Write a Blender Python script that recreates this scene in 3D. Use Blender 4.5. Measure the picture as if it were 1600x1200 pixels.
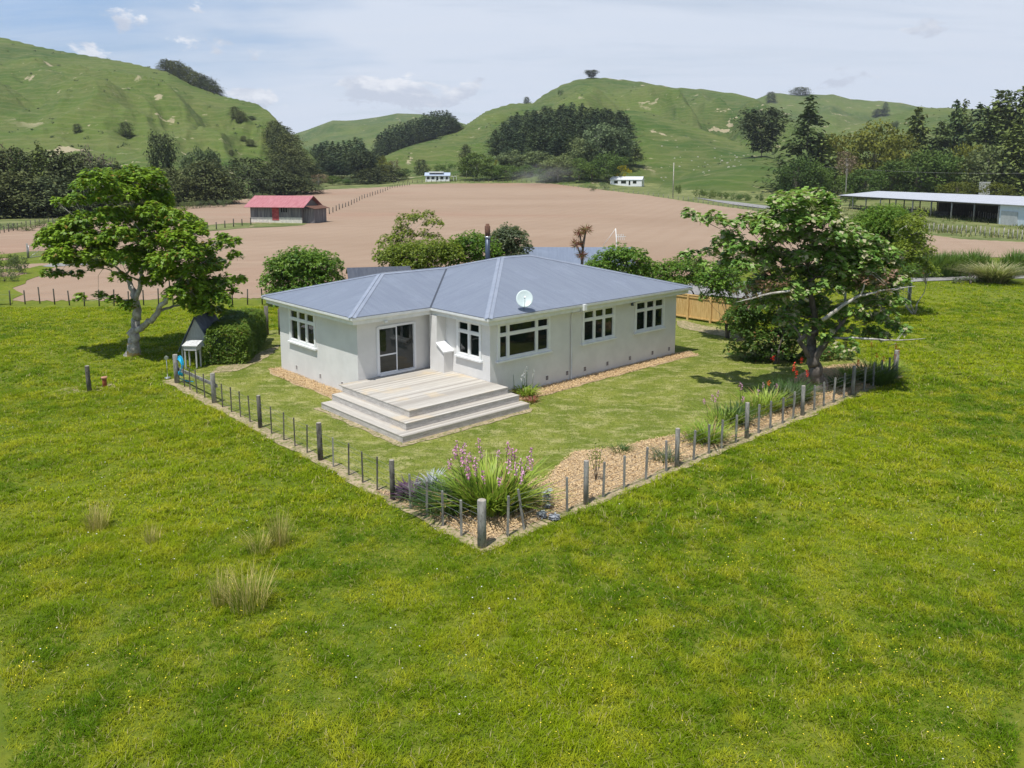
import bpy, math, random
import numpy as np
from mathutils import Vector, Matrix
from mathutils.geometry import tessellate_polygon
for o in list(bpy.data.objects): bpy.data.objects.remove(o)
S = bpy.context.scene
COL = S.collection
R = math.radians

# ------------------------------------------------------------------ camera
F, CY, HOR, CAMZ, YAW = 1234.26, 462.14, 278.2, 9.2, 0.740     # measured from the photo (1600 px wide)
PITCH = math.atan((CY - HOR) / F)
cam = bpy.data.cameras.new('camera')
cam.sensor_width = 36; cam.lens = 36 * F / 1600
cam.shift_y = -(600 - CY) / 1600
cam.clip_start = 0.1; cam.clip_end = 12000
co = bpy.data.objects.new('camera', cam); COL.objects.link(co)
co.location = (0, 0, CAMZ); co.rotation_euler = (R(90) - PITCH, 0, 0)
S.camera = co
U = np.array([math.cos(YAW), math.sin(YAW)]); V = np.array([-math.sin(YAW), math.cos(YAW)]); O = np.array([-.914, 32.107])

# ------------------------------------------------------------------ light
sun_dir = np.array([*(-0.47 * U - 0.13 * V), 1.30]); sun_dir /= np.linalg.norm(sun_dir)
SUN_EL = math.asin(sun_dir[2]); SUN_AZ = math.atan2(sun_dir[0], sun_dir[1])
sl = bpy.data.lights.new('sun', 'SUN'); sl.energy = 5.0; sl.angle = R(0.5); sl.color = (1, .965, .91)
so = bpy.data.objects.new('sun', sl); COL.objects.link(so)
so.rotation_euler = Vector(sun_dir).to_track_quat('Z', 'Y').to_euler(); so.location = (0, 0, 60)
W = bpy.data.worlds.new('World'); S.world = W; W.use_nodes = True
nt = W.node_tree; nt.nodes.clear()
def N(t, kind, **kw):
    n = t.nodes.new(kind)
    for k, v in kw.items():
        if hasattr(n, k): setattr(n, k, v)
    return n
def math_n(t, op, a, b=None, c=None, clamp=False):
    n = t.nodes.new('ShaderNodeMath'); n.operation = op; n.use_clamp = clamp
    for i, x in enumerate((a, b, c)):
        if x is None: continue
        if hasattr(x, 'links'): t.links.new(x, n.inputs[i])
        else: n.inputs[i].default_value = x
    return n.outputs[0]
def mixc(t, f, a, b, blend='MIX'):
    n = t.nodes.new('ShaderNodeMix'); n.data_type = 'RGBA'; n.blend_type = blend
    for i, x in ((0, f), (6, a), (7, b)):
        if hasattr(x, 'links'): t.links.new(x, n.inputs[i])
        elif i == 0: n.inputs[0].default_value = x
        else: n.inputs[i].default_value = (*x[:3], 1)
    return n.outputs[2]
def ramp(t, x, lo, hi):
    n = t.nodes.new('ShaderNodeMapRange'); n.interpolation_type = 'SMOOTHSTEP'
    t.links.new(x, n.inputs[0]); n.inputs[1].default_value = lo; n.inputs[2].default_value = hi
    return n.outputs[0]
def noise(t, vec, scale, detail=4, rough=.5, dist=0, out=0):
    n = t.nodes.new('ShaderNodeTexNoise'); n.inputs['Scale'].default_value = scale
    n.inputs['Detail'].default_value = detail; n.inputs['Roughness'].default_value = rough
    n.inputs['Distortion'].default_value = dist
    if vec is not None: t.links.new(vec, n.inputs['Vector'])
    return n.outputs[out]
def vmul(t, vec, s, off=(0, 0, 0)):
    n = t.nodes.new('ShaderNodeMapping'); t.links.new(vec, n.inputs[0]); n.inputs['Scale'].default_value = s
    n.inputs['Location'].default_value = off
    return n.outputs[0]
sky = N(nt, 'ShaderNodeTexSky'); sky.sky_type = 'NISHITA'; sky.sun_disc = False
sky.sun_elevation = SUN_EL; sky.sun_rotation = SUN_AZ; sky.air_density = 1; sky.dust_density = .6; sky.ozone_density = 2
tc = N(nt, 'ShaderNodeTexCoord').outputs['Generated']
sep = N(nt, 'ShaderNodeSeparateXYZ'); nt.links.new(tc, sep.inputs[0])
zc = math_n(nt, 'MAXIMUM', sep.outputs[2], 0.0); zz = math_n(nt, 'ADD', zc, .12)
cmb = N(nt, 'ShaderNodeCombineXYZ')
nt.links.new(math_n(nt, 'DIVIDE', sep.outputs[0], zz), cmb.inputs[0]); nt.links.new(math_n(nt, 'DIVIDE', sep.outputs[1], zz), cmb.inputs[1])
plane = cmb.outputs[0]
# high thin sheet
veil = ramp(nt, noise(nt, vmul(nt, plane, (.55, 1.5, 1), (3.1, 1.7, 0)), .9, 6, .55, .6), .30, .56)
veil2 = ramp(nt, noise(nt, vmul(nt, plane, (1.0, 3.2, 1), (0.3, 5, 0)), 1.6, 7, .6, .5), .35, .75)
# bluer towards the left top of the view
leftb = ramp(nt, math_n(nt, 'SUBTRACT', math_n(nt, 'MULTIPLY', sep.outputs[0], -1.0), math_n(nt, 'MULTIPLY', noise(nt, plane, 1.2, 4), .55)), -.12, .22)
topb = ramp(nt, sep.outputs[2], .07, .2)
high = math_n(nt, 'SUBTRACT', 1.0, math_n(nt, 'MULTIPLY', ramp(nt, sep.outputs[2], .26, .5), .9))  # cloud thinned overhead, out of view, added to lower the fill light
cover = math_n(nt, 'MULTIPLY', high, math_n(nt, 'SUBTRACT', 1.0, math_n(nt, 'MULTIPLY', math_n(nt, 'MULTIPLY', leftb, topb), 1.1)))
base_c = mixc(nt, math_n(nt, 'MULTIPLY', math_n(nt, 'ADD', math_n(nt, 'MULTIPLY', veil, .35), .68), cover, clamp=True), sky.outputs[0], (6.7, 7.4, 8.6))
base_c = mixc(nt, math_n(nt, 'MULTIPLY', math_n(nt, 'MULTIPLY', leftb, topb), .8, clamp=True), base_c, (2.9, 5.0, 8.3))
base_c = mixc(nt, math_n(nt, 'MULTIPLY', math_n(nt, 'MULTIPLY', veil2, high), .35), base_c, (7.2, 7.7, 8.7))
# low cumulus bank
cn = noise(nt, vmul(nt, tc, (1, 1, 2.0)), 12, 9, .6, .2)
elev = math_n(nt, 'MULTIPLY', ramp(nt, sep.outputs[2], .14, .075), ramp(nt, sep.outputs[0], .22, -.05))
thr = math_n(nt, 'ADD', cn, math_n(nt, 'MULTIPLY', elev, .12))
pat = None
for px_, py_, ax_, ay_, wt_ in [(285, 80, 135, 40, .22), (620, 112, 85, 20, .20), (640, 150, 170, 40, .20), (440, 160, 100, 34, .20), (1057, 58, 42, 20, .24), (868, 124, 42, 14, .16), (1560, -2, 100, 16, .2), (760, 140, 60, 25, .15)]:
    rx, rz = (px_ - 800) / F, (HOR - py_) / F; e1 = math_n(nt, 'POWER', math_n(nt, 'ABSOLUTE', math_n(nt, 'DIVIDE', math_n(nt, 'SUBTRACT', sep.outputs[0], rx / math.sqrt(1 + rx * rx)), ax_ / F)), 2.0)
    e2 = math_n(nt, 'POWER', math_n(nt, 'ABSOLUTE', math_n(nt, 'DIVIDE', math_n(nt, 'SUBTRACT', sep.outputs[2], rz / math.sqrt(1 + rx * rx + rz * rz)), ay_ / F)), 2.0)
    g_ = math_n(nt, 'MULTIPLY', math_n(nt, 'SUBTRACT', 1.0, math_n(nt, 'ADD', e1, e2), clamp=True), wt_); pat = g_ if pat is None else math_n(nt, 'MAXIMUM', pat, g_)
thr = math_n(nt, 'ADD', math_n(nt, 'MULTIPLY', math_n(nt, 'SUBTRACT', cn, .5), 1.7), math_n(nt, 'ADD', pat, .385))
cum = ramp(nt, thr, .60, .72)
cshade = ramp(nt, noise(nt, vmul(nt, tc, (1, 1, 2.0), (0, 0, .035)), 12, 9, .6, .2), .40, .60)
cumc = mixc(nt, cshade, (9.2, 9.3, 9.7), (5.6, 6.1, 7.2))
base_c = mixc(nt, math_n(nt, 'MULTIPLY', cum, .85), base_c, cumc)
bg = N(nt, 'ShaderNodeBackground'); nt.links.new(base_c, bg.inputs[0]); bg.inputs[1].default_value = .1
wo = N(nt, 'ShaderNodeOutputWorld'); nt.links.new(bg.outputs[0], wo.inputs[0])
S.view_settings.view_transform = 'Standard'; S.view_settings.look = 'None'; S.view_settings.exposure = 0.08; S.view_settings.gamma = 1
S.render.engine = 'CYCLES'
S.cycles.max_bounces = 6; S.cycles.diffuse_bounces = 3; S.cycles.transparent_max_bounces = 8; S.cycles.volume_bounces = 0
S.cycles.use_denoising = True

# ------------------------------------------------------------------ picture measurement -> world
cp, sp = math.cos(PITCH), math.sin(PITCH)
def ray(x, y):
    a, b = (x - 800) / F, -(y - CY) / F
    return np.array([a, cp + sp * b, -sp + cp * b])
def at(x, y, z=0.0):
    r = ray(x, y); t = (z - CAMZ) / r[2]; return np.array([r[0] * t, r[1] * t, z])
def atd(x, y, Y):
    r = ray(x, y); t = Y / r[1]; return np.array([r[0] * t, Y, CAMZ + r[2] * t])
def w2(u, v): return O + U * u + V * v
def uvof(p): q = np.array(p[:2]) - O; return np.array([q @ U, q @ V])

# ------------------------------------------------------------------ noise
_rs = np.random.RandomState(5); _perm = _rs.permutation(512).astype(np.int64); _perm = np.concatenate([_perm, _perm, _perm])
_ga = _rs.rand(512) * 2 * np.pi; _gx, _gy = np.cos(_ga), np.sin(_ga)
def pn(x, y):
    x = np.asarray(x, float); y = np.asarray(y, float)
    xi = np.floor(x).astype(np.int64); yi = np.floor(y).astype(np.int64); xf, yf = x - xi, y - yi
    def g(ix, iy, dx, dy):
        h = _perm[(_perm[ix & 511] + iy) & 511]; return _gx[h] * dx + _gy[h] * dy
    u = xf * xf * xf * (xf * (xf * 6 - 15) + 10); v = yf * yf * yf * (yf * (yf * 6 - 15) + 10)
    a = g(xi, yi, xf, yf); b = g(xi + 1, yi, xf - 1, yf); c = g(xi, yi + 1, xf, yf - 1); d = g(xi + 1, yi + 1, xf - 1, yf - 1)
    return (a + u * (b - a) + v * ((c + u * (d - c)) - (a + u * (b - a)))) * 1.4
def fbm(x, y, o=4, g=.5):
    s = 0; a = 1.0; f = 1.0
    for i in range(o): s = s + a * pn(x * f + 17.3 * i, y * f + 5.7 * i); a *= g; f *= 2.03
    return s
def ridged(x, y, o=4, g=.5):
    s = 0; a = 1.0; f = 1.0
    for i in range(o): s = s + a * (1 - 2.2 * np.abs(pn(x * f + 31.1 * i, y * f + 9.2 * i))); a *= g; f *= 2.1
    return s

# ------------------------------------------------------------------ terrain
def crest(pts):
    out = []
    for x, y, Y in pts:
        r = ray(x, y); out.append((r[0] / r[1], CAMZ + r[2] / r[1] * Y, Y))
    a = np.array(out); return a[:, 0], a[:, 1], a[:, 2]
HILLS = [ # crest (px x, px y, depth), foot depth, gully amplitude, gully width, power, seed
 (crest([(-900, 60, 900), (-300, 40, 820), (0, 57, 760), (60, 72, 750), (100, 80, 740), (200, 97, 720), (262, 112, 700), (300, 133, 690), (345, 149, 670), (400, 161, 640), (422, 175, 600), (440, 196, 570), (470, 226, 540), (485, 240, 530), (505, 262, 520), (530, 279, 500), (560, 300, 500), (600, 330, 500)]), [(-900, 265), (270, 265), (380, 335), (450, 410), (520, 450)], 34, 110, 1.25, 1),
 (crest([(330, 262, 1900), (440, 217, 1900), (466, 207, 1900), (520, 188, 1900), (555, 187, 1900), (590, 183, 1900), (620, 176, 1900), (660, 178, 1900), (700, 186, 1900), (730, 194, 1900), (800, 215, 1900), (900, 260, 1900)]), 1100, 85, 240, 1.1, 7),
 (crest([(560, 268, 640), (600, 244, 680), (613, 238, 700), (650, 223, 750), (690, 211, 800), (713, 204, 830), (735, 190, 880), (760, 173, 930), (800, 161, 960), (832, 161, 980), (850, 147, 1000), (880, 131, 1020), (905, 123, 1030), (930, 120, 1040), (965, 123, 1050), (1000, 127, 1060), (1050, 136, 1070), (1100, 139, 1080), (1150, 146, 1080), (1180, 153, 1080), (1215, 172, 1080), (1260, 200, 1050), (1330, 235, 1000), (1420, 270, 950)]), 520, 60, 130, 1.15, 13),
 (crest([(1080, 200, 1700), (1150, 168, 1700), (1185, 153, 1700), (1205, 144, 1700), (1232, 147, 1700), (1270, 147, 1700), (1300, 147, 1700), (1335, 155, 1700), (1400, 159, 1700), (1432, 165, 1700), (1450, 168, 1700), (1490, 168, 1650), (1600, 178, 1600), (1800, 170, 1600), (2400, 150, 1500)]), 950, 60, 200, 1.1, 19),
 (crest([(620, 275, 560), (700, 262, 600), (770, 235, 620), (850, 200, 640), (920, 180, 640), (980, 172, 640), (1010, 174, 630), (1050, 187, 610), (1100, 203, 580), (1150, 221, 560), (1200, 236, 540), (1235, 249, 520), (1265, 264, 500), (1300, 282, 480)]), 400, 18, 70, 1.1, 23),
 (crest([(1030, 284, 450), (1080, 268, 450), (1120, 256, 450), (1160, 246, 445), (1195, 243, 440), (1215, 248, 435), (1240, 264, 430), (1270, 284, 420)]), 330, 3, 50, .9, 29),
 (crest([(1230, 225, 1000), (1330, 195, 1000), (1370, 186, 1000), (1425, 170, 1000), (1480, 168, 1000), (1600, 172, 1000), (1800, 180, 1000), (2400, 160, 1000)]), 560, 12, 120, 1.2, 37),
]
def T(x, y, want_hill=False):
    x = np.asarray(x, float); y = np.asarray(y, float)
    r = np.hypot(x, y); th = np.arctan2(x, y); ths = np.clip(th, -1.0, 1.0)
    s = np.tan(ths); Y = r * np.cos(ths)
    wside = np.clip((2.3 - np.abs(th)) / .8, 0, 1)
    t = np.clip((Y - 190) / 420, 0, 1); zb = 11.0 * t * t * (3 - 2 * t)
    zb = zb + .35 * fbm(x / 60, y / 60, 2) * np.clip((Y - 75) / 80, 0, 1) + .05 * fbm(x / 6, y / 6, 2)* np.clip((r - 60) / 30, 0, 1)
    # low swell on the left of the ploughed field
    best = zb; hw = np.zeros_like(zb)
    for (cs, cz, cY), foot, amp, wid, pw, sd in HILLS:
        z1 = np.interp(s, cs, cz, left=cz[0] if sd in (1,) else -5, right=cz[-1] if sd in (19, 37) else -5); Yc = np.interp(s, cs, cY)
        lat = s * Yc
        if isinstance(foot, list): foot = np.interp(s, [ray(q, 250)[0] / ray(q, 250)[1] for q, _ in foot], [q for _, q in foot])
        f2 = foot + 28 * pn(lat / 120 + sd, lat * 0 + sd)
        tt = np.clip((Y - f2) / (Yc - f2), 0, 1)
        env = np.sin(np.pi * np.clip(tt, 0, 1)) ** .8 * np.clip((1.0 - tt) * 3.2, 0, 1)
        ax = lat / wid + .9 * tt + .75 * pn(lat / wid / 2 + sd, Y / wid / 2) + sd * 3.3
        gul = .75 * ridged(ax, Y / (wid * 2.2) + sd, 4, .42) + .8 * fbm(ax * .6 + 9, Y / (wid * 1.6) + sd, 4) + .2
        prof = tt ** pw
        hgt = z1 - zb
        zf = zb + hgt * prof + amp * env * (gul - .55) * .5 * np.clip(hgt / 60, 0, 1) * np.clip(.35 + tt, 0, 1)
        zf = np.minimum(zf, CAMZ + (z1 - CAMZ) * np.clip(Y / Yc, 0, 1) - 1.5 * np.sin(np.pi * tt) - .004 * (Yc - Y) * (tt < 1))
        back = np.clip((Y - Yc) / (Yc * .5), 0, 1)
        zf = np.where(Y > Yc, z1 - (z1 - zb + 40) * back, zf)
        zf = np.where(hgt > 0, zf, zb - 2)
        zf = zb + (zf - zb) * wside
        m = zf > best
        hw = np.where(m, np.clip((zf - zb) / 3, 0, 1), hw); best = np.where(m, zf, best)
    return (best, hw) if want_hill else best
def T1(x, y): return float(T(np.array([x]), np.array([y]))[0])
def hit(px, py):
    """where the sight line of a measured point meets the ground"""
    r = ray(px, py); ys = np.geomspace(8, 2200, 4000); t = ys / r[1]
    xs = r[0] * t; zs = CAMZ + r[2] * t; d = zs - T(xs, ys)
    k = np.argmax(d < 0)
    if d[k] >= 0: return np.array([xs[-1], ys[-1], T1(xs[-1], ys[-1])])
    f = d[k - 1] / (d[k - 1] - d[k]); yy = ys[k - 1] + f * (ys[k] - ys[k - 1]); xx = r[0] * yy / r[1]
    return np.array([xx, yy, T1(xx, yy)])

# ------------------------------------------------------------------ materials
def newmat(name):
    m = bpy.data.materials.new(name); m.use_nodes = True; t = m.node_tree
    return m, t, t.nodes['Principled BSDF']
def mat(name, c1, c2=None, scale=4, rough=.8, bump=0, bscale=None, detail=5, spec=.3, metal=0, c3=None, c3lo=.55, lo=.35, hi=.65, stretch=(1, 1, 1), island=False, local=False):
    m, t, b = newmat(name)
    g = N(t, 'ShaderNodeNewGeometry'); pos = g.outputs['Position']
    if local: pos = N(t, 'ShaderNodeTexCoord').outputs['Object']
    if stretch != (1, 1, 1): pos = vmul(t, pos, stretch)
    c2 = c2 or c1
    f = ramp(t, noise(t, pos, scale, detail, .6), lo, hi)
    if island:
        f = math_n(t, 'ADD', math_n(t, 'MULTIPLY', f, .45), math_n(t, 'MULTIPLY', g.outputs['Random Per Island'], .55))
    c = mixc(t, f, c1, c2)
    if c3: c = mixc(t, ramp(t, noise(t, pos, scale * 3.7, 4, .6), c3lo, c3lo + .17), c, c3)
    t.links.new(c, b.inputs['Base Color']); b.inputs['Roughness'].default_value = rough
    b.inputs['Specular IOR Level'].default_value = spec; b.inputs['Metallic'].default_value = metal
    if bump:
        bn = N(t, 'ShaderNodeBump'); bn.inputs['Strength'].default_value = 1; bn.inputs['Distance'].default_value = bump
        t.links.new(noise(t, pos, bscale or scale * 4, 6, .6), bn.inputs['Height']); t.links.new(bn.outputs[0], b.inputs['Normal'])
    return m
def leafmat(name, c1, c2, c3=None, p3=.12, trans=.35, scale=.8, rough=.5, spec=.35, per=0):
    """foliage: every leaf its own tone, plus broad patches"""
    m, t, b = newmat(name)
    g = N(t, 'ShaderNodeNewGeometry'); ri = g.outputs['Random Per Island']
    f = math_n(t, 'ADD', math_n(t, 'MULTIPLY', ramp(t, noise(t, g.outputs['Position'], scale, 3), .35, .65), .5), math_n(t, 'MULTIPLY', ri, .5))
    c = mixc(t, f, c1, c2)
    if c3:
        k = math_n(t, 'FRACT', math_n(t, 'MULTIPLY', ri, 37.7)); k = math_n(t, 'LESS_THAN', k, p3); c = mixc(t, k, c, c3)
    if scale < .5:   # each far tree its own tone
        rd = N(t, 'ShaderNodeObjectInfo').outputs['Random']; c = mixc(t, math_n(t, 'MULTIPLY', rd, .5), c, tuple(x * .35 for x in c1)); c = mixc(t, math_n(t, 'MULTIPLY', math_n(t, 'FRACT', math_n(t, 'MULTIPLY', rd, 7.3)), .45), c, (c2[0] * 1.5, c2[1] * 1.25, c2[2] * .8))
    t.links.new(c, b.inputs['Base Color']); b.inputs['Roughness'].default_value = rough; b.inputs['Specular IOR Level'].default_value = spec
    tr = N(t, 'ShaderNodeBsdfTranslucent'); t.links.new(mixc(t, .5, c, (.35, .45, .05)), tr.inputs[0]) if trans > .3 else t.links.new(c, tr.inputs[0])
    mx = N(t, 'ShaderNodeMixShader'); mx.inputs[0].default_value = trans
    t.links.new(b.outputs[0], mx.inputs[1]); t.links.new(tr.outputs[0], mx.inputs[2])
    t.links.new(mx.outputs[0], t.nodes['Material Output'].inputs[0])
    return m
def vsep(t, v, i):
    n = t.nodes.new('ShaderNodeSeparateXYZ'); t.links.new(v, n.inputs[0]); return n.outputs[i]
M = {}
def pasture_mat(name, kind):
    m, t, b = newmat(name)
    pos = N(t, 'ShaderNodeNewGeometry').outputs['Position']
    if kind == 'ground':
        big = ramp(t, noise(t, pos, .05, 4, .6), .38, .62); mid = ramp(t, noise(t, pos, .45, 5, .65), .35, .68)
        c = mixc(t, big, (.09, .13, .006), (.16, .19, .010)); c = mixc(t, math_n(t, 'MULTIPLY', mid, .6), c, (.22, .22, .03))
        fine = ramp(t, noise(t, pos, 3.0, 6, .7), .35, .7); c = mixc(t, math_n(t, 'MULTIPLY', fine, .6), c, (.055, .1, .014))
        rank = mixc(t, ramp(t, noise(t, pos, .12, 6, .7), .38, .62), (.085, .115, .03), (.19, .20, .075)); rank = mixc(t, math_n(t, 'MULTIPLY', ramp(t, noise(t, pos, .6, 6, .7), .5, .7), .5), rank, (.24, .21, .11)); c = mixc(t, ramp(t, vsep(t, pos, 1), 84, 110), c, rank)
        bd, bs = .12, 4
    else:
        big = ramp(t, noise(t, pos, .006, 4, .6), .38, .62); mid = ramp(t, noise(t, vmul(t, pos, (1, 1, 2.5)), .03, 7, .7), .36, .66)
        c = mixc(t, big, (.042, .085, .013), (.09, .13, .022)); c = mixc(t, math_n(t, 'MULTIPLY', mid, .6), c, (.13, .14, .045))
        fine = ramp(t, noise(t, vmul(t, pos, (1, 1, 4)), .14, 7, .75), .42, .75); c = mixc(t, math_n(t, 'MULTIPLY', fine, .45), c, (.035, .07, .016))
        # sheep tracks follow the contours
        sepz = N(t, 'ShaderNodeSeparateXYZ'); t.links.new(pos, sepz.inputs[0])
        tr = math_n(t, 'SINE', math_n(t, 'ADD', math_n(t, 'MULTIPLY', sepz.outputs[2], 1.9), math_n(t, 'MULTIPLY', noise(t, pos, .03, 4), 26)))
        c = mixc(t, math_n(t, 'MULTIPLY', ramp(t, tr, .3, 1), .2), c, (.21, .2, .09))
        # bare papa slips
        sc = math_n(t, 'MULTIPLY', ramp(t, noise(t, vmul(t, pos, (1, .7, 1.6)), .045, 5, .62), .63, .66), ramp(t, noise(t, pos, .008, 2), .44, .56))
        c = mixc(t, math_n(t, 'MULTIPLY', sc, .75), c, (.40, .33, .22))
        sc2 = ramp(t, noise(t, vmul(t, pos, (1, 1, 1.3), (90, 30, 9)), .11, 4, .6), .665, .70)
        c = mixc(t, math_n(t, 'MULTIPLY', sc2, .5), c, (.36, .31, .2))
        bd, bs = 3.0, .09
    t.links.new(c, b.inputs['Base Color']); b.inputs['Roughness'].default_value = .9; b.inputs['Specular IOR Level'].default_value = .15
    bn = N(t, 'ShaderNodeBump'); bn.inputs['Distance'].default_value = bd; bn.inputs['Strength'].default_value = .8
    t.links.new(noise(t, pos, bs, 7, .65), bn.inputs['Height']); t.links.new(bn.outputs[0], b.inputs['Normal'])
    return m
M['ground'] = pasture_mat('pasture', 'ground'); M['hill'] = pasture_mat('hill pasture', 'hill')
def soil_mat():
    m, t, b = newmat('tilled soil'); pos = N(t, 'ShaderNodeNewGeometry').outputs['Position']
    c = mixc(t, ramp(t, noise(t, vmul(t, pos, (.6, 1, 1)), .016, 6, .62), .38, .62), (.32, .235, .168), (.28, .20, .14))
    c = mixc(t, math_n(t, 'MULTIPLY', ramp(t, noise(t, vmul(t, pos, (.35, 1.2, 1), (40, 0, 0)), .012, 4, .55), .48, .62), .75), c, (.29, .185, .13))
    c = mixc(t, math_n(t, 'MULTIPLY', ramp(t, noise(t, pos, 1.6, 7, .75), .4, .7), .3), c, (.30, .20, .13))
    rows = math_n(t, 'SINE', math_n(t, 'ADD', math_n(t, 'MULTIPLY', math_n(t, 'ADD', vsep(t, pos, 0), math_n(t, 'MULTIPLY', vsep(t, pos, 1), -.35)), 1.5), math_n(t, 'MULTIPLY', noise(t, pos, .03, 2), 6)))
    c = mixc(t, math_n(t, 'MULTIPLY', ramp(t, rows, -.2, 1), .13), c, (.24, .155, .10))
    c = mixc(t, math_n(t, 'MULTIPLY', ramp(t, noise(t, vmul(t, pos, (.5, 2.2, 1)), .16, 6, .7), .5, .72), .35), c, (.42, .31, .225))
    t.links.new(c, b.inputs['Base Color']); b.inputs['Roughness'].default_value = .95; b.inputs['Specular IOR Level'].default_value = .1
    bn = N(t, 'ShaderNodeBump'); bn.inputs['Distance'].default_value = .08; t.links.new(noise(t, pos, 2.5, 7, .7), bn.inputs['Height']); t.links.new(bn.outputs[0], b.inputs['Normal'])
    return m
M['soil'] = soil_mat()
def lawn_mat():
    m, t, b = newmat('mown lawn'); pos = N(t, 'ShaderNodeNewGeometry').outputs['Position']
    st = vmul(t, pos, (1.0, 1.6, 1)); st.node.inputs['Rotation'].default_value = (0, 0, -.15)
    c = mixc(t, ramp(t, noise(t, pos, .35, 4, .6), .4, .6), (.125, .16, .020), (.20, .22, .038))
    c = mixc(t, math_n(t, 'MULTIPLY', ramp(t, noise(t, st, 1.1, 6, .7), .46, .64), .7), c, (.40, .36, .16))
    c = mixc(t, math_n(t, 'MULTIPLY', ramp(t, noise(t, pos, 9, 6, .75), .45, .7), .55), c, (.055, .09, .015))
    t.links.new(c, b.inputs['Base Color']); b.inputs['Roughness'].default_value = .9; b.inputs['Specular IOR Level'].default_value = .15
    bn = N(t, 'ShaderNodeBump'); bn.inputs['Distance'].default_value = .035; t.links.new(noise(t, pos, 14, 6, .7), bn.inputs['Height']); t.links.new(bn.outputs[0], b.inputs['Normal'])
    return m
M['lawn'] = lawn_mat()
def grassblade_mat(name, dark, mid, light, straw, pstraw, s1=.12, s2=.9):
    m, t, b = newmat(name); g = N(t, 'ShaderNodeNewGeometry'); pos = g.outputs['Position']; ri = g.outputs['Random Per Island']
    c = mixc(t, ramp(t, noise(t, pos, s1, 4, .6), .36, .64), dark, mid)
    c = mixc(t, math_n(t, 'MULTIPLY', ramp(t, noise(t, vmul(t, pos, (1, 1, 1), (9, 4, 0)), s2, 4, .65), .42, .66), .8), c, light)
    c = mixc(t, math_n(t, 'MULTIPLY', ri, .6), c, (.02, .05, .002))
    k = math_n(t, 'LESS_THAN', math_n(t, 'FRACT', math_n(t, 'MULTIPLY', ri, 53.1)), pstraw); c = mixc(t, k, c, straw)
    t.links.new(c, b.inputs['Base Color']); b.inputs['Roughness'].default_value = .6; b.inputs['Specular IOR Level'].default_value = .12
    tr = N(t, 'ShaderNodeBsdfTranslucent'); t.links.new(mixc(t, .35, c, (.3, .4, .03)), tr.inputs[0])
    mx = N(t, 'ShaderNodeMixShader'); mx.inputs[0].default_value = .42
    t.links.new(b.outputs[0], mx.inputs[1]); t.links.new(tr.outputs[0], mx.inputs[2]); t.links.new(mx.outputs[0], t.nodes['Material Output'].inputs[0])
    return m
M['blade'] = grassblade_mat('meadow grass', (.13, .26, .003), (.37, .47, .004), (.60, .60, .03), (.5, .43, .2), .05)
M['lawnblade'] = grassblade_mat('lawn grass', (.17, .25, .025), (.27, .33, .04), (.55, .50, .19), (.42, .38, .2), .12, .3, 1.3)
M['tussock'] = grassblade_mat('tussock', (.25, .33, .03), (.48, .48, .08), (.66, .58, .15), (.72, .58, .25), .35)
M['rank'] = grassblade_mat('rank grass', (.11, .15, .04), (.19, .22, .07), (.28, .27, .12), (.45, .38, .22), .2, .06, .3)
M['mulch'] = mat('bark mulch', (.40, .29, .17), (.50, .38, .24), 9, .95, .03, 30, c3=(.28, .15, .07))
M['chip'] = mat('mulch chips', (.52, .36, .18), (.70, .53, .30), 6, .9, island=True, c3=(.28, .17, .10), c3lo=.5)
M['dirt'] = mat('bare dirt', (.27, .22, .13), (.42, .33, .21), 2.5, .95, .03, 22, c3=(.13, .15, .03), c3lo=.47)
M['gravel'] = mat('gravel', (.20, .195, .185), (.29, .28, .27), 3, .95, .02, 12)
M['plaster'] = mat('plaster wall', (.64, .63, .61), (.70, .69, .67), 1.2, .85, .004, 30, local=True)
M['white'] = mat('white paint', (.80, .80, .79), (.72, .73, .72), 3, .45, .001, 20, spec=.4, local=True)
M['alu'] = mat('white aluminium', (.72, .73, .75), None, 3, .35, spec=.5)
M['glass'] = None
def glass_mat():
    m, t, b = newmat('window glass'); pos = N(t, 'ShaderNodeTexCoord').outputs['Object']
    c = mixc(t, ramp(t, noise(t, pos, 1.3, 2), .4, .65), (.004, .010, .009), (.014, .016, .014))
    t.links.new(c, b.inputs['Base Color']); b.inputs['Roughness'].default_value = .03; b.inputs['Specular IOR Level'].default_value = .55; b.inputs['IOR'].default_value = 1.5
    bn = N(t, 'ShaderNodeBump'); bn.inputs['Distance'].default_value = .004; t.links.new(noise(t, pos, 1.6, 2), bn.inputs['Height']); t.links.new(bn.outputs[0], b.inputs['Normal'])
    return m
M['glass'] = glass_mat()
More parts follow.
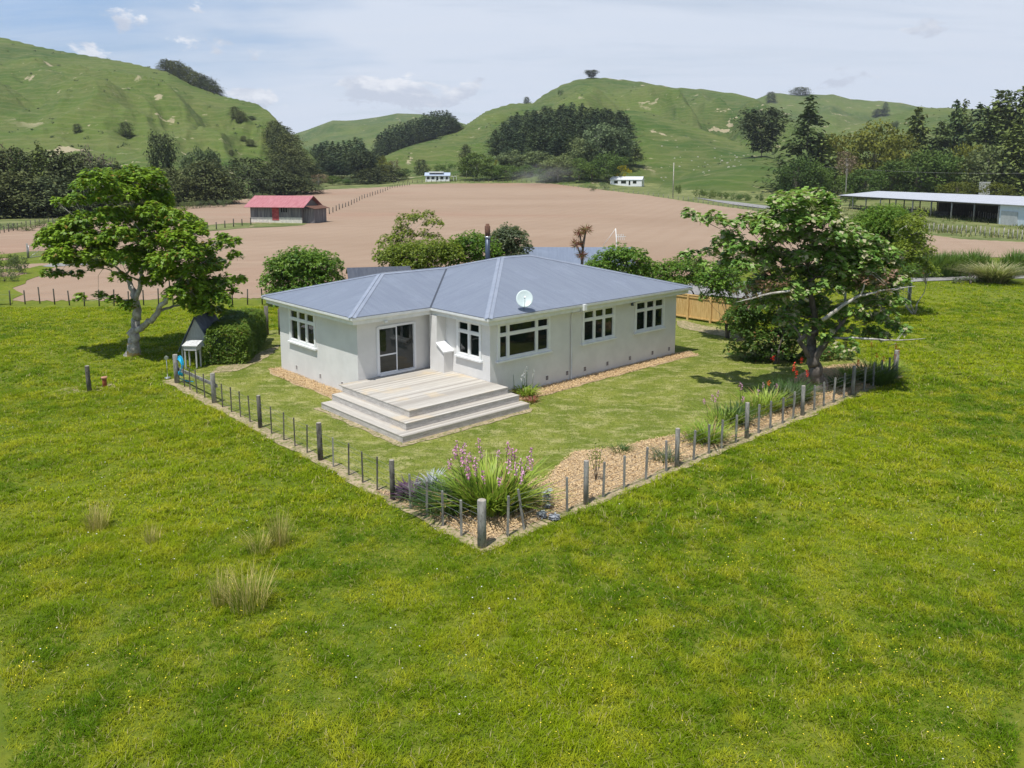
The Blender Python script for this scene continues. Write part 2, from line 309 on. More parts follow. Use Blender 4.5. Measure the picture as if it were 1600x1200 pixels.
def roof_mat(name, axis, col, col2, period=.076, rough=.42, seams=.76, dist=.008):
    m, t, b = newmat(name); pos = N(t, 'ShaderNodeTexCoord').outputs['Object']
    a = vsep(t, pos, axis)
    w = math_n(t, 'SINE', math_n(t, 'MULTIPLY', a, 2 * math.pi / period))
    seam = ramp(t, math_n(t, 'ABSOLUTE', math_n(t, 'SUBTRACT', math_n(t, 'FRACT', math_n(t, 'DIVIDE', a, seams)), .5)), .475, .495)
    stretch = [.5, .5, .5]; stretch[axis] = 5
    c = mixc(t, ramp(t, noise(t, vmul(t, pos, tuple(stretch)), 1.2, 5, .6), .3, .7), col, col2)
    c = mixc(t, math_n(t, 'MULTIPLY', ramp(t, noise(t, pos, .7, 6, .7), .52, .7), .25), c, tuple(min(1, x * 1.5 + .03) for x in col)); c = mixc(t, math_n(t, 'MULTIPLY', seam, .3), c, (col[0] * .6, col[1] * .6, col[2] * .6))
    t.links.new(c, b.inputs['Base Color']); b.inputs['Roughness'].default_value = rough; b.inputs['Specular IOR Level'].default_value = .4
    bn = N(t, 'ShaderNodeBump'); bn.inputs['Distance'].default_value = dist; t.links.new(w, bn.inputs['Height']); t.links.new(bn.outputs[0], b.inputs['Normal'])
    return m
RC1, RC2 = (.175, .20, .255), (.205, .235, .29)
M['roof_u'] = roof_mat('roof iron ribs across u', 0, RC1, RC2); M['roof_v'] = roof_mat('roof iron ribs across v', 1, RC1, RC2)
M['ridge'] = mat('ridge capping', (.23, .26, .32), (.27, .30, .36), 2, .4)
M['flue'] = mat('painted flue', (.05, .07, .10), (.07, .09, .13), 3, .4, metal=.3)
M['rust'] = mat('rusty steel', (.10, .05, .035), (.16, .08, .05), 8, .8)
M['steel'] = mat('bare steel', (.55, .56, .57), (.45, .46, .47), 5, .35, metal=.8)
def deck_mat(name, axis=0, board=.14):
    m, t, b = newmat(name); pos = N(t, 'ShaderNodeTexCoord').outputs['Object']
    a = vsep(t, pos, 1 - axis); bi = math_n(t, 'FLOOR', math_n(t, 'DIVIDE', a, board))
    wn = N(t, 'ShaderNodeTexWhiteNoise'); wn.noise_dimensions = '1D'; t.links.new(bi, wn.inputs['W'])
    st = [22, 22, 22]; st[axis] = 1.2
    gr = ramp(t, noise(t, vmul(t, pos, tuple(st)), 1.5, 5, .65), .3, .7)
    c = mixc(t, wn.outputs[0], (.34, .315, .275), (.57, .54, .48)); c = mixc(t, math_n(t, 'MULTIPLY', gr, .45), c, (.30, .26, .22))
    c = mixc(t, math_n(t, 'MULTIPLY', ramp(t, noise(t, pos, .9, 3), .55, .7), .45), c, (.55, .43, .27))
    t.links.new(c, b.inputs['Base Color']); b.inputs['Roughness'].default_value = .8; b.inputs['Specular IOR Level'].default_value = .2
    return m
M['deck'] = deck_mat('weathered deck boards', 0); M['deckside'] = mat('weathered riser boards', (.40, .37, .34), (.55, .52, .48), 3, .85, .003, 30, stretch=(1, 1, 9), c3=(.25, .2, .17), local=True)
M['postwood'] = mat('grey weathered post', (.17, .165, .15), (.30, .29, .26), 9, .9, .006, 25, stretch=(1, 1, .3), c3=(.10, .09, .08))
M['postdark'] = mat('dark tanalised post', (.06, .055, .045), (.14, .13, .11), 9, .9, .006, 25, stretch=(1, 1, .3), c3=(.22, .21, .18))
M['posttop'] = mat('cut post end', (.38, .34, .28), (.30, .27, .22), 20, .9)
M['newwood'] = mat('new pine palings', (.52, .33, .12), (.66, .45, .19), 5, .75, .002, 30, stretch=(3, 3, .4))
M['wire'] = mat('fence wire', (.30, .30, .29), None, 3, .5, metal=.6)
M['bark'] = mat('pale bark', (.30, .27, .24), (.52, .49, .45), 5, .9, .02, 14, stretch=(1, 1, .5), c3=(.16, .14, .12))
M['barkdark'] = mat('dark bark', (.085, .07, .06), (.17, .145, .125), 5, .9, .03, 10, stretch=(1, 1, .4))
M['lichen'] = mat('orange lichen', (.50, .30, .05), (.42, .34, .2), 9, .95)
M['leafL'] = leafmat('glossy tree leaves', (.06, .15, .010), (.28, .43, .025), (.30, .20, .04), .05)
M['leafR'] = leafmat('broad tree leaves', (.08, .19, .03), (.31, .48, .10), (.50, .46, .28), .22)
M['leafDead'] = leafmat('brown leaves', (.20, .10, .07), (.36, .22, .16))
M['leafBush'] = leafmat('bush leaves', (.045, .13, .012), (.18, .32, .03), (.25, .34, .06), .15)
M['leafBushY'] = leafmat('yellow green leaves', (.09, .15, .015), (.26, .32, .03))
M['leafHedge'] = leafmat('hedge leaves', (.03, .08, .012), (.12, .21, .03), (.20, .09, .03), .04)
M['leafClip'] = leafmat('clipped hedge leaves', (.05, .12, .012), (.20, .30, .03), (.22, .12, .03), .03)
M['leafGrey'] = leafmat('grey green leaves', (.07, .10, .05), (.17, .20, .11))
M['farDark'] = leafmat('dark conifer', (.032, .052, .026), (.12, .15, .065), trans=.12, scale=.2, rough=.8, spec=.1)
M['farPine'] = leafmat('pine needles', (.028, .055, .032), (.10, .15, .07), trans=.12, scale=.2, rough=.8, spec=.1)
M['farFir'] = leafmat('fir needles', (.055, .09, .03), (.16, .22, .075), trans=.15, scale=.2, rough=.8, spec=.1)
M['farGreen'] = leafmat('mid green crown', (.05, .10, .02), (.13, .21, .05), trans=.25, scale=.2, rough=.7, spec=.15)
M['farYellow'] = leafmat('yellow green crown', (.10, .13, .02), (.21, .23, .04), trans=.25, scale=.2, rough=.7, spec=.15)
M['farGold'] = leafmat('golden flowers', (.25, .26, .01), (.55, .50, .02), trans=.25, scale=.2)
M['farBrown'] = leafmat('sparse brownish crown', (.13, .10, .075), (.22, .18, .14), (.07, .09, .05), .3, trans=.1, scale=.2, rough=.8, spec=.1)
M['farGrey'] = leafmat('grey green crown', (.07, .11, .05), (.19, .25, .12), trans=.2, scale=.2, rough=.8, spec=.1)
M['pink'] = leafmat('pink petals', (.55, .22, .38), (.78, .45, .60), trans=.2)
M['red'] = leafmat('red petals', (.75, .02, .02), (.9, .10, .04), trans=.2)
M['orange'] = leafmat('orange petals', (.85, .13, .03), (.95, .28, .05), trans=.2)
M['whitepetal'] = leafmat('white petals', (.75, .75, .72), (.85, .85, .85), trans=.2)
M['yellowpetal'] = leafmat('buttercup petals', (.85, .65, .02), (.95, .8, .08), trans=.1)
M['strap'] = leafmat('strap leaves', (.14, .26, .02), (.42, .52, .08), (.42, .30, .12), .12)
M['strapdark'] = leafmat('dark strap leaves', (.025, .07, .015), (.08, .15, .03))
M['hedgestrap'] = leafmat('hedge strap leaves', (.05, .12, .02), (.16, .27, .05))
M['strapred'] = leafmat('bronze strap leaves', (.16, .04, .035), (.30, .10, .07), (.2, .22, .06), .15)
M['purple'] = leafmat('purple leaves', (.05, .02, .05), (.11, .06, .10), trans=.1)
M['silver'] = leafmat('silver leaves', (.28, .30, .33), (.42, .44, .46), trans=.1)
M['flaxleaf'] = leafmat('flax leaves', (.16, .19, .06), (.34, .34, .14), (.55, .47, .28), .25)

# ------------------------------------------------------------------ object helpers
def tag(o, label=None, cat=None, group=None, kind=None):
    if label: o['label'] = label
    if cat: o['category'] = cat
    if group: o['group'] = group
    if kind: o['kind'] = kind
    return o
def empty(name, loc=(0, 0, 0), rz=0.0):
    o = bpy.data.objects.new(name, None); COL.objects.link(o); o.location = loc; o.rotation_euler = (0, 0, rz); o.empty_display_size = .3
    return o
def link(name, me, parent=None):
    o = bpy.data.objects.new(name, me); COL.objects.link(o)
    if parent is not None: o.parent = parent
    return o
def mesh_np(name, v, f, mats, mi=None, smooth=False):
    v = np.asarray(v, np.float32).reshape(-1, 3); f = np.asarray(f, np.int32); k = f.shape[1]
    me = bpy.data.meshes.new(name); me.vertices.add(len(v)); me.vertices.foreach_set('co', v.ravel())
    me.loops.add(f.size); me.loops.foreach_set('vertex_index', f.ravel()); me.polygons.add(len(f))
    me.polygons.foreach_set('loop_start', np.arange(0, f.size, k, dtype=np.int32)); me.polygons.foreach_set('loop_total', np.full(len(f), k, np.int32))
    for m in (mats if isinstance(mats, (list, tuple)) else [mats]): me.materials.append(m)
    if mi is not None: me.polygons.foreach_set('material_index', np.asarray(mi, np.int32))
    if smooth: me.polygons.foreach_set('use_smooth', np.ones(len(f), bool))
    me.update(); me.validate(); return me
class MB:
    def __init__(s): s.v = []; s.f = []; s.m = []; s.sm = []
    def quad(s, a, b, c, d, m=0):
        i = len(s.v); s.v += [tuple(map(float, p)) for p in (a, b, c, d)]; s.f.append((i, i + 1, i + 2, i + 3)); s.m.append(m); s.sm.append(False); return s
    def poly(s, pts, m=0):
        i = len(s.v); s.v += [tuple(map(float, p)) for p in pts]; s.f.append(tuple(range(i, i + len(pts)))); s.m.append(m); s.sm.append(False); return s
    def hexa(s, p, m=0):  # 8 points: bottom 4 ccw, top 4 ccw
        i = len(s.v); s.v += [tuple(map(float, q)) for q in p]
        for f in ((3, 2, 1, 0), (4, 5, 6, 7), (0, 1, 5, 4), (1, 2, 6, 5), (2, 3, 7, 6), (3, 0, 4, 7)):
            s.f.append(tuple(i + k for k in f)); s.m.append(m); s.sm.append(False)
        return s
    def box(s, x0, x1, y0, y1, z0, z1, m=0):
        return s.hexa([(x0, y0, z0), (x1, y0, z0), (x1, y1, z0), (x0, y1, z0), (x0, y0, z1), (x1, y0, z1), (x1, y1, z1), (x0, y1, z1)], m)
    def bar(s, a, b, w, h, up=(0, 0, 1), m=0):
        a = Vector(a); b = Vector(b); d = (b - a).normalized(); x = d.cross(Vector(up))
        if x.length < 1e-4: x = d.cross(Vector((1, 0, 0)))
        x.normalize(); y = x.cross(d).normalized()
        P = []
        for q in (a, b):
            P += [q - x * w / 2 - y * h / 2, q + x * w / 2 - y * h / 2, q + x * w / 2 + y * h / 2, q - x * w / 2 + y * h / 2]
        return s.hexa(P, m)
    def tube(s, pts, rad, n=8, m=0, cap=True, capm=None):
        pts = [Vector(p) for p in pts]; L = len(pts)
        rad = [rad] * L if not hasattr(rad, '__len__') else rad; i0 = len(s.v); ref = None
        for k, p in enumerate(pts):
            d = (pts[min(k + 1, L - 1)] - pts[max(k - 1, 0)]).normalized()
            if ref is None: ref = d.cross(Vector((.31, .87, .17)) if abs(d.z) > .5 else Vector((0, 0, 1))).normalized()
            x = (ref - d * ref.dot(d)).normalized(); y = d.cross(x); ref = x
            for j in range(n):
                a = 2 * math.pi * j / n; q = p + (x * math.cos(a) + y * math.sin(a)) * rad[k]; s.v.append(tuple(q))
        for k in range(L - 1):
            for j in range(n):
                a = i0 + k * n + j; b = i0 + k * n + (j + 1) % n; s.f.append((a, b, b + n, a + n)); s.m.append(m); s.sm.append(True)
        if cap:
            cm = m if capm is None else capm
            s.f.append(tuple(i0 + (L - 1) * n + j for j in range(n))); s.m.append(cm); s.sm.append(False)
            s.f.append(tuple(i0 + j for j in reversed(range(n)))); s.m.append(m); s.sm.append(False)
        return s
    def mesh(s, name, mats):
        me = bpy.data.meshes.new(name); me.from_pydata(s.v, [], s.f)
        for m in (mats if isinstance(mats, (list, tuple)) else [mats]): me.materials.append(m)
        me.polygons.foreach_set('material_index', s.m); me.polygons.foreach_set('use_smooth', s.sm); me.update(); return me
    def build(s, name, mats, parent=None): return link(name, s.mesh(name, mats), parent)

rng = np.random.RandomState(11)
def unit(n): 
    v = rng.normal(size=(n, 3)); return v / np.linalg.norm(v, axis=1)[:, None]
def cards(c, nrm, tang, L, Wd, fold=.0, shape='leaf'):
    """flat leaf-shaped faces: centre c, normal nrm, axis tang, length L and width Wd -> verts, faces"""
    n = len(c); nrm = nrm / (np.linalg.norm(nrm, axis=1)[:, None] + 1e-9)
    tang = tang - nrm * (tang * nrm).sum(1)[:, None]; tang /= (np.linalg.norm(tang, axis=1)[:, None] + 1e-9)
    b = np.cross(nrm, tang); L = np.broadcast_to(L, (n,))[:, None]; Wd = np.broadcast_to(Wd, (n,))[:, None]
    p0 = c - tang * L * .5; p1 = c + b * Wd * .5 + tang * L * .02; p2 = c + tang * L * .5 - nrm * L * fold; p3 = c - b * Wd * .5 + tang * L * .02
    v = np.stack([p0, p1, p2, p3], 1).reshape(-1, 3); f = np.arange(4 * n).reshape(n, 4); return v, f
def cat(parts):
    vs, fs, k = [], [], 0
    for v, f in parts: vs.append(v); fs.append(f + k); k += len(v)
    return np.concatenate(vs), np.concatenate(fs)
def blades(base, H, lean, az, wid, curl=.5, seg=2):
    """grass or strap blades: base (n,3), height H, lean (horizontal reach), azimuth az -> quads + tip as quads"""
    n = len(base); d = np.stack([np.cos(az), np.sin(az), 0 * az], 1); sd = np.stack([-np.sin(az), np.cos(az), 0 * az], 1)
    V_ = []; H = np.broadcast_to(H, (n,)); lean = np.broadcast_to(lean, (n,)); wid = np.broadcast_to(wid, (n,)); curl = np.broadcast_to(curl, (n,))
    ts = np.linspace(0, 1, seg + 1)
    for t in ts:
        z = H * (t - curl * t ** 2.2 * .5); h = lean * t ** 1.6
        p = base + d * h[:, None]; p = p + np.stack([0 * z, 0 * z, z], 1)
        w = wid * (1 - t ** 1.8 * .92); V_ += [p - sd * w[:, None] / 2, p + sd * w[:, None] / 2]
    v = np.stack(V_, 1).reshape(-1, 3); k = 2 * (seg + 1); b0 = (np.arange(n) * k)[:, None]
    f = np.concatenate([b0 + np.array([[2 * i, 2 * i + 1, 2 * i + 3, 2 * i + 2]]) for i in range(seg)], 0)
    return v, f
def inpoly(x, y, poly):
    x = np.asarray(x); y = np.asarray(y); c = np.zeros(x.shape, bool); n = len(poly)
    for i in range(n):
        x0, y0 = poly[i][:2]; x1, y1 = poly[(i + 1) % n][:2]
        if y0 == y1: continue
        c ^= ((y0 > y) != (y1 > y)) & (x < (x1 - x0) * (y - y0) / (y1 - y0) + x0)
    return c
def wavy(poly, step=.5, amp=.08, closed=True):
    out = []; n = len(poly)
    for i in range(n if closed else n - 1):
        a = np.array(poly[i][:2]); b = np.array(poly[(i + 1) % n][:2]); L = np.linalg.norm(b - a); k = max(1, int(L / step)); nn = np.array([-(b - a)[1], (b - a)[0]]) / max(L, 1e-6)
        for j in range(k):
            p = a + (b - a) * j / k; out.append(p + nn * amp * float(fbm(p[0] * 1.3 + 3, p[1] * 1.3, 3)) * 1.6)
    return out
def sheet(name, poly, z, m, kind='structure', label=None):
    pts = [Vector((p[0], p[1], 0)) for p in poly]; tris = tessellate_polygon([pts])
    me = bpy.data.meshes.new(name); zs = T(np.array([p.x for p in pts]), np.array([p.y for p in pts]))
    me.from_pydata([(p.x, p.y, float(q) + z) for p, q in zip(pts, zs)], [], [tuple(t) for t in tris]); me.materials.append(m)
    for pl in me.polygons:
        if pl.normal.z < 0: pl.flip()
    o = link(name, me); tag(o, label, None, None, kind); return o

# ------------------------------------------------------------------ ground and hills
def build_terrain():
    front = np.linspace(-R(46), R(46), 860); back = np.linspace(R(46), R(314), 110)[1:-1]
    th = np.concatenate([front, back]); nth = len(th)
    r = [2.0]
    while r[-1] < 3200: r.append(r[-1] + max(1.2, r[-1] * .0105))
    r = np.array(r); RR, TH = np.meshgrid(r, th, indexing='ij')
    X = RR * np.sin(TH); Y = RR * np.cos(TH); Z, hw = T(X, Y, True)
    vs = np.concatenate([np.stack([X, Y, Z], -1).reshape(-1, 3), [[0, 0, 0]]])
    nr = len(r); i = np.arange(nr - 1)[:, None]; j = np.arange(nth)[None, :]; j2 = (j + 1) % nth
    f = np.stack(np.broadcast_arrays(i * nth + j, i * nth + j2, (i + 1) * nth + j2, (i + 1) * nth + j), -1).reshape(-1, 4)[:, ::-1]
    hwf = hw.reshape(-1)[f].mean(1); top = f[hwf > .35]; low = f[hwf <= .35]
    for nm, ff, m in (('ground', low, M['ground']), ('hills', top, M['hill'])):
        used, inv = np.unique(ff, return_inverse=True); me = mesh_np(nm, vs[used], inv.reshape(-1, 4), m, smooth=True)
        tag(link(nm, me), kind='structure')
    me = None
build_terrain()
cap = MB(); ring = [(2.0 * math.sin(a), 2.0 * math.cos(a), 0) for a in np.linspace(0, 2 * math.pi, 40, endpoint=False)][::-1]
cap.poly(ring); tag(cap.build('ground_below', M['ground']), kind='structure')

def strip_field(name, near, far, z, m, cols=420, rows=90):
    """sheet between two measured edges, draped over the ground"""
    def jag(x): return 1.0 * float(fbm(x * .09, 3.3, 4))
    xs = np.linspace(max(near[0][0], far[0][0]), min(near[-1][0], far[-1][0]), cols)
    nx, ny = np.array(near).T; fx, fy = np.array(far).T; vs = []
    for x in xs:
        a = hit(x, float(np.interp(x, nx, ny)) + 2 * jag(x)); b = hit(x, float(np.interp(x, fx, fy)) + .5 * jag(x + 900))
        s0, s1 = a[0] / a[1], b[0] / b[1]; t = np.linspace(0, 1, rows); Yv = a[1] * (b[1] / a[1]) ** t; s = s0 + (s1 - s0) * t
        vs.append(np.stack([s * Yv, Yv, T(s * Yv, Yv) + z * np.clip((Yv - 40) / 150, .2, 1)], 1))
    vs = np.concatenate(vs); i = np.arange(cols - 1)[:, None]; j = np.arange(rows - 1)[None, :]
    f = np.stack(np.broadcast_arrays(i * rows + j, (i + 1) * rows + j, (i + 1) * rows + j + 1, i * rows + j + 1), -1).reshape(-1, 4)
    o = link(name, mesh_np(name, vs, f, m, smooth=True)); tag(o, kind='structure'); return o
strip_field('ploughed_field', [(-120, 476), (25, 471), (410, 466), (700, 450), (1000, 436), (1150, 425), (1300, 412), (1470, 402), (1760, 402)],
            [(-120, 366), (0, 360), (60, 352), (130, 343), (200, 334), (270, 325), (330, 319), (380, 312), (420, 304), (500, 297), (560, 294.5), (610, 292), (640, 288.5), (700, 287), (800, 286.5), (860, 287), (900, 292), (1000, 304), (1100, 319), (1200, 333), (1330, 350), (1440, 366), (1500, 374), (1600, 379), (1760, 388)], .10, M['soil'])
def gpoly(px): return [hit(x, y)[:2] for x, y in px]
# green rough ground crossing the field on the left with the farm track
sheet('rough_grass', wavy(gpoly([(-60, 395), (0, 398), (40, 394), (75, 392), (120, 396), (200, 392), (260, 398), (200, 412), (140, 414), (100, 416), (70, 424), (50, 434), (28, 450), (18, 474), (-60, 480)]), 2, .5), .05, M['ground'])
sheet('farm_track', gpoly([(66, 417), (80, 413), (120, 411), (200, 409), (200, 413), (120, 415), (80, 418)]), .07, M['gravel'])
sheet('barn_verge', wavy(gpoly([(240, 368), (290, 358), (330, 352), (372, 349), (480, 349), (474, 353), (420, 356), (370, 358), (300, 364)]), 3, .5), .11, M['ground'])
sheet('gravel_road', gpoly([(1085, 309), (1120, 313), (1150, 316), (1205, 323), (1260, 330), (1255, 334), (1200, 327), (1145, 320), (1118, 315.5)]), .13, M['gravel'])
sheet('driveway', gpoly([(1190, 452), (1300, 442), (1430, 434), (1500, 432), (1700, 426), (1700, 433), (1500, 438), (1440, 440), (1300, 449), (1190, 460)]), .05, M['gravel'])
sheet('concrete_pad', gpoly([(1040, 447), (1090, 443), (1190, 440), (1190, 470), (1090, 462), (1045, 460)]), .09, M['gravel'])

GARDEN = [w2(*p) for p in [(-8.98, -10.08), (16.7, -9.98), (22, -3.5), (22, 9), (13, 14), (2, 20.5), (-1.2, 20.5), (-6.2, 14.2), (-9.0, 12.3)]]
sheet('lawn', GARDEN, .012, M['lawn'])
def uvpoly(p): return [w2(*q) for q in p]
DIRT_F = uvpoly([(-9.12, -10.22), (-9.05, 12.4), (-8.62, 12.4), (-8.6, -8.9), (-8, -9.65), (16.6, -9.6), (17.0, -10.15)])
sheet('dirt_strip', wavy(DIRT_F, .4, .10), .018, M['dirt'])
MUL = [gpoly([(585, 768), (620, 770), (660, 772), (700, 762), (760, 752), (850, 748), (878, 722), (898, 706), (930, 704), (960, 700), (1005, 690), (1060, 680), (1130, 655), (1200, 622), (1228, 600), (1262, 580), (1300, 572), (1345, 568), (1392, 588), (1360, 603), (1250, 646), (1050, 728), (880, 798), (757, 848)]),
       uvpoly([(1.0, -.95), (2.2, -1.15), (5, -.95), (8, -1.0), (11, -.9), (13.6, -1.0), (13.9, -.2), (13.2, .02), (0.15, .02), (.1, -.9)]),
       uvpoly([(-4.9, 4.2), (-4.75, 6), (-4.9, 8), (-4.8, 10.2), (-4.5, 11.3), (-3.9, 11.2), (-3.95, 4.0), (-4.6, 3.9)])]
for k, p in enumerate(MUL): sheet('mulch_bed', wavy(p, .35, .08), .024, M['mulch'])
sheet('dirt_patch', wavy(uvpoly([(-6.15, -2.45), (-.1, -2.4), (.4, -2.2), (.3, -1.6), (-5.4, -1.7), (-5.4, 3.7), (-6.1, 3.8)]), .4, .09), .030, M['dirt'])
sheet('dirt_patch', wavy(gpoly([(340, 574), (385, 566), (420, 545), (435, 540), (430, 552), (400, 568), (370, 580), (330, 584)]), .4, .1), .030, M['dirt'])
sheet('dirt_patch', wavy(gpoly([(60, 618), (100, 608), (130, 604), (178, 600), (180, 606), (150, 613), (100, 618), (70, 622)]), .5, .15), .030, M['dirt'])
sheet('dirt_patch', wavy(gpoly([(1060, 512), (1090, 518), (1130, 526), (1160, 534), (1160, 527), (1130, 516), (1070, 502), (1056, 502)]), .5, .1), .030, M['dirt'])

def scatter_in(poly, n):
    P = np.array(poly); lo, hi = P.min(0), P.max(0); out = np.empty((0, 2))
    while len(out) < n:
        q = lo + rng.rand(n * 2, 2) * (hi - lo); out = np.concatenate([out, q[inpoly(q[:, 0], q[:, 1], poly)]])
    return out[:n]
def area(poly): P = np.array(poly); return abs(np.dot(P[:, 0], np.roll(P[:, 1], 1)) - np.dot(P[:, 1], np.roll(P[:, 0], 1))) / 2
cc = np.concatenate([scatter_in(p, int(area(p) * 700)) for p in MUL]); n = len(cc)
c3 = np.column_stack([cc, T(cc[:, 0], cc[:, 1]) + .035 + rng.rand(n) * .06]); nr = unit(n) * .7; nr[:, 2] = np.abs(nr[:, 2]) + .35
v, f = cards(c3, nr, unit(n), .035 + .09 * rng.rand(n) ** 2, .015 + .022 * rng.rand(n)); tag(link('mulch_chips', mesh_np('mulch_chips', v, f, M['chip'])), 'orange bark chips lying loose over the garden beds', 'mulch', kind='stuff')

# ------------------------------------------------------------------ grass
DECKP = uvpoly([(-6.2, -2.6), (.1, -2.6), (.1, 3.9), (-6.2, 3.9)]); HOUSEP = uvpoly([(-3.9, 3.9), (0, 3.9), (0, 0), (12.9, 0), (12.9, 10.9), (-3.9, 10.9)])
STRIPOUT = uvpoly([(-9.1, -10.2), (17.0, -10.1), (17, -9.2), (-8.2, -9.3), (-8.4, 12.6), (-9.1, 12.6)])
def visible_pts(dens, Y0, Y1, margin=.035):
    """random ground points in the wedge the photo can see"""
    k = 800 / F / .97 + margin; A = k * (Y1 ** 2 - Y0 ** 2); n = int(A * dens)
    Y = np.sqrt(Y0 ** 2 + rng.rand(n) * (Y1 ** 2 - Y0 ** 2)); return np.stack([(rng.rand(n) * 2 - 1) * k * Y, Y], 1)
gp = []
def meadow(dens, Y0, Y1, hs, ws, nb):
    P = visible_pts(dens, Y0, Y1); x, y = P.T
    keep = ~inpoly(x, y, GARDEN) & ~inpoly(x, y, STRIPOUT) & ~inpoly(x, y, HOUSEP)
    if Y1 > 50: 
        ys = 278 + 9.2 * F / y; keep &= (y < 56) | ((x > 20) & (y < 70))
    P = P[keep]; x, y = P.T
    cl = fbm(x * .9, y * .9, 3); big = fbm(x * .16 + 7, y * .16, 3)
    keep = rng.rand(len(P)) < np.clip(.85 + .4 * cl, .6, 1); P, cl, big = P[keep], cl[keep], big[keep]
    n = len(P); H = hs * np.clip(.9 + .55 * cl + .35 * big, .5, 1.8)
    q = np.repeat(P, nb, 0) + rng.normal(size=(n * nb, 2)) * .045; HH = np.repeat(H, nb) * (.5 + .8 * rng.rand(n * nb))
    az = rng.rand(n * nb) * 2 * np.pi; wind = .25 * HH
    base = np.column_stack([q, T(q[:, 0], q[:, 1]) - .01])
    gp.append(blades(base, HH, HH * (.35 + .75 * rng.rand(n * nb)), az, ws * (.6 + .8 * rng.rand(n * nb)), .7, 2))
meadow(230, 9.5, 20, .14, .013, 9)
meadow(120, 20, 34, .16, .02, 8)
meadow(48, 34, 58, .17, .03, 8)
meadow(12, 58, 70, .18, .035, 8)
v, f = cat(gp); tag(link('meadow_grass', mesh_np('meadow_grass', v, f, M['blade'])), 'long green pasture grass around the fenced garden', 'grass', kind='stuff'); print('meadow', len(f))
gp = []
P = scatter_in(GARDEN, int(area(GARDEN) * 230)); x, y = P.T
keep = ~inpoly(x, y, DECKP) & ~inpoly(x, y, HOUSEP)
for p in MUL + [DIRT_F]: keep &= ~inpoly(x, y, p)
P = P[keep]; n = len(P); H = .028 + .03 * rng.rand(n)
gp.append(blades(np.column_stack([P, P[:, 0] * 0 + .01]), H, H * (.6 + rng.rand(n)), rng.rand(n) * 6.28, .016 + .014 * rng.rand(n), .5, 1))
# longer growth left along the foot of the fences
v, f = cat(gp); tag(link('lawn_grass', mesh_np('lawn_grass', v, f, M['lawnblade'])), 'short mown lawn grass with dry straw coloured patches', 'grass', kind='stuff'); print('lawn', len(f))
# buttercups and daisies
P = visible_pts(10, 9.5, 34); x, y = P.T
keep = ~inpoly(x, y, GARDEN) & ~inpoly(x, y, STRIPOUT) & (rng.rand(len(P)) < np.clip(.28 + 1.1 * fbm(x * .25 + 40, y * .25, 3), .03, 1)); P = P[keep]; n = len(P)
c = np.column_stack([P, T(P[:, 0], P[:, 1]) + .11 + .09 * rng.rand(n)]); nr = unit(n) * .35; nr[:, 2] = 1
v, f = cards(c, nr, unit(n), .022 + .012 * rng.rand(n), .024)
tag(link('buttercups', mesh_np('buttercups', v, f, M['yellowpetal'])), 'tiny yellow buttercup flowers dotted through the pasture', 'flowers', kind='stuff')
P = visible_pts(.9, 9.5, 34); x, y = P.T; keep = ~inpoly(x, y, GARDEN) & (rng.rand(len(P)) < np.clip(.3 + 1.2 * fbm(x * .3 + 80, y * .3, 3), 0, 1)); P = P[keep]; n = len(P)
c = np.column_stack([P, T(P[:, 0], P[:, 1]) + .12 + .06 * rng.rand(n)]); nr = unit(n) * .3; nr[:, 2] = 1
v, f = cards(c, nr, unit(n), .035, .035); tag(link('clover_flowers', mesh_np('clover_flowers', v, f, M['whitepetal'])), 'small white clover heads scattered in the pasture', 'flowers', kind='stuff')
#@@PART2
# ------------------------------------------------------------------ the house (local axes: x = u along the long front, y = v to the back)
house = empty('house', (O[0], O[1], 0), YAW)
tag(house, 'single storey pale plaster farmhouse with blue grey hipped iron roof', 'house')
A_, B_, C_, RU, ZE, OV, ZR, PT = -3.964, 3.876, 10.93, 12.864, 3.24, .565, 3.60, .27
def wallpart(mb, p0, p1, th, z0, z1, holes, inward):
    """wall from p0 to p1 (its outer line) with openings [(s0,s1,za,zb)] along its length"""
    p0 = np.array(p0, float); p1 = np.array(p1, float); L = np.linalg.norm(p1 - p0); d = (p1 - p0) / L; nn = np.array(inward, float) * th
    cuts = sorted(set([0, L] + [h[0] for h in holes] + [h[1] for h in holes]))
    for a, b in zip(cuts[:-1], cuts[1:]):
        zs = sorted([(h[2], h[3]) for h in holes if h[0] <= a + 1e-6 and h[1] >= b - 1e-6]); z = z0; segs = []
        for h in zs: segs.append((z, h[0])); z = h[1]
        segs.append((z, z1))
        for za, zb in segs:
            if zb - za < 1e-4: continue
            q = [p0 + d * a, p0 + d * b, p0 + d * b + nn, p0 + d * a + nn]
            mb.hexa([(*q[0], za), (*q[1], za), (*q[2], za), (*q[3], za), (*q[0], zb), (*q[1], zb), (*q[2], zb), (*q[3], zb)])
ZW0, ZW1, ZB = 1.62, 3.20, 1.62
WIN_R = [(.415, 3.482, 1.60, 3.2, (0, .19, .74, 1)), (5.637, 7.904, 1.60, 3.2, (0, .36, .66, 1)), (9.473, 11.806, 1.60, 3.2, (0, .36, .66, 1))]
WIN_L = [(7.40, 9.85, 1.60, 3.2)]
WIN_F = [(.56, 2.15, 1.60, 3.2)]
DOOR = (-2.98, -1.06, .83, 2.93)
mb = MB(); TH = .24
VENTR = [3.66+1.5, 6.0, 8.0, 9.9, 11.9]
wallpart(mb, (0, 0), (RU, 0), TH, 0, ZE, [(a, b, c, d) for a, b, c, d, _ in WIN_R], (0, 1))
wallpart(mb, (A_, B_ ), (A_, C_), TH, 0, ZE, [(a - B_, b - B_, c, d) for a, b, c, d in WIN_L], (1, 0))
wallpart(mb, (0, TH), (0, B_), TH, 0, ZE, [(a - TH, b - TH, c, d) for a, b, c, d in WIN_F], (1, 0))
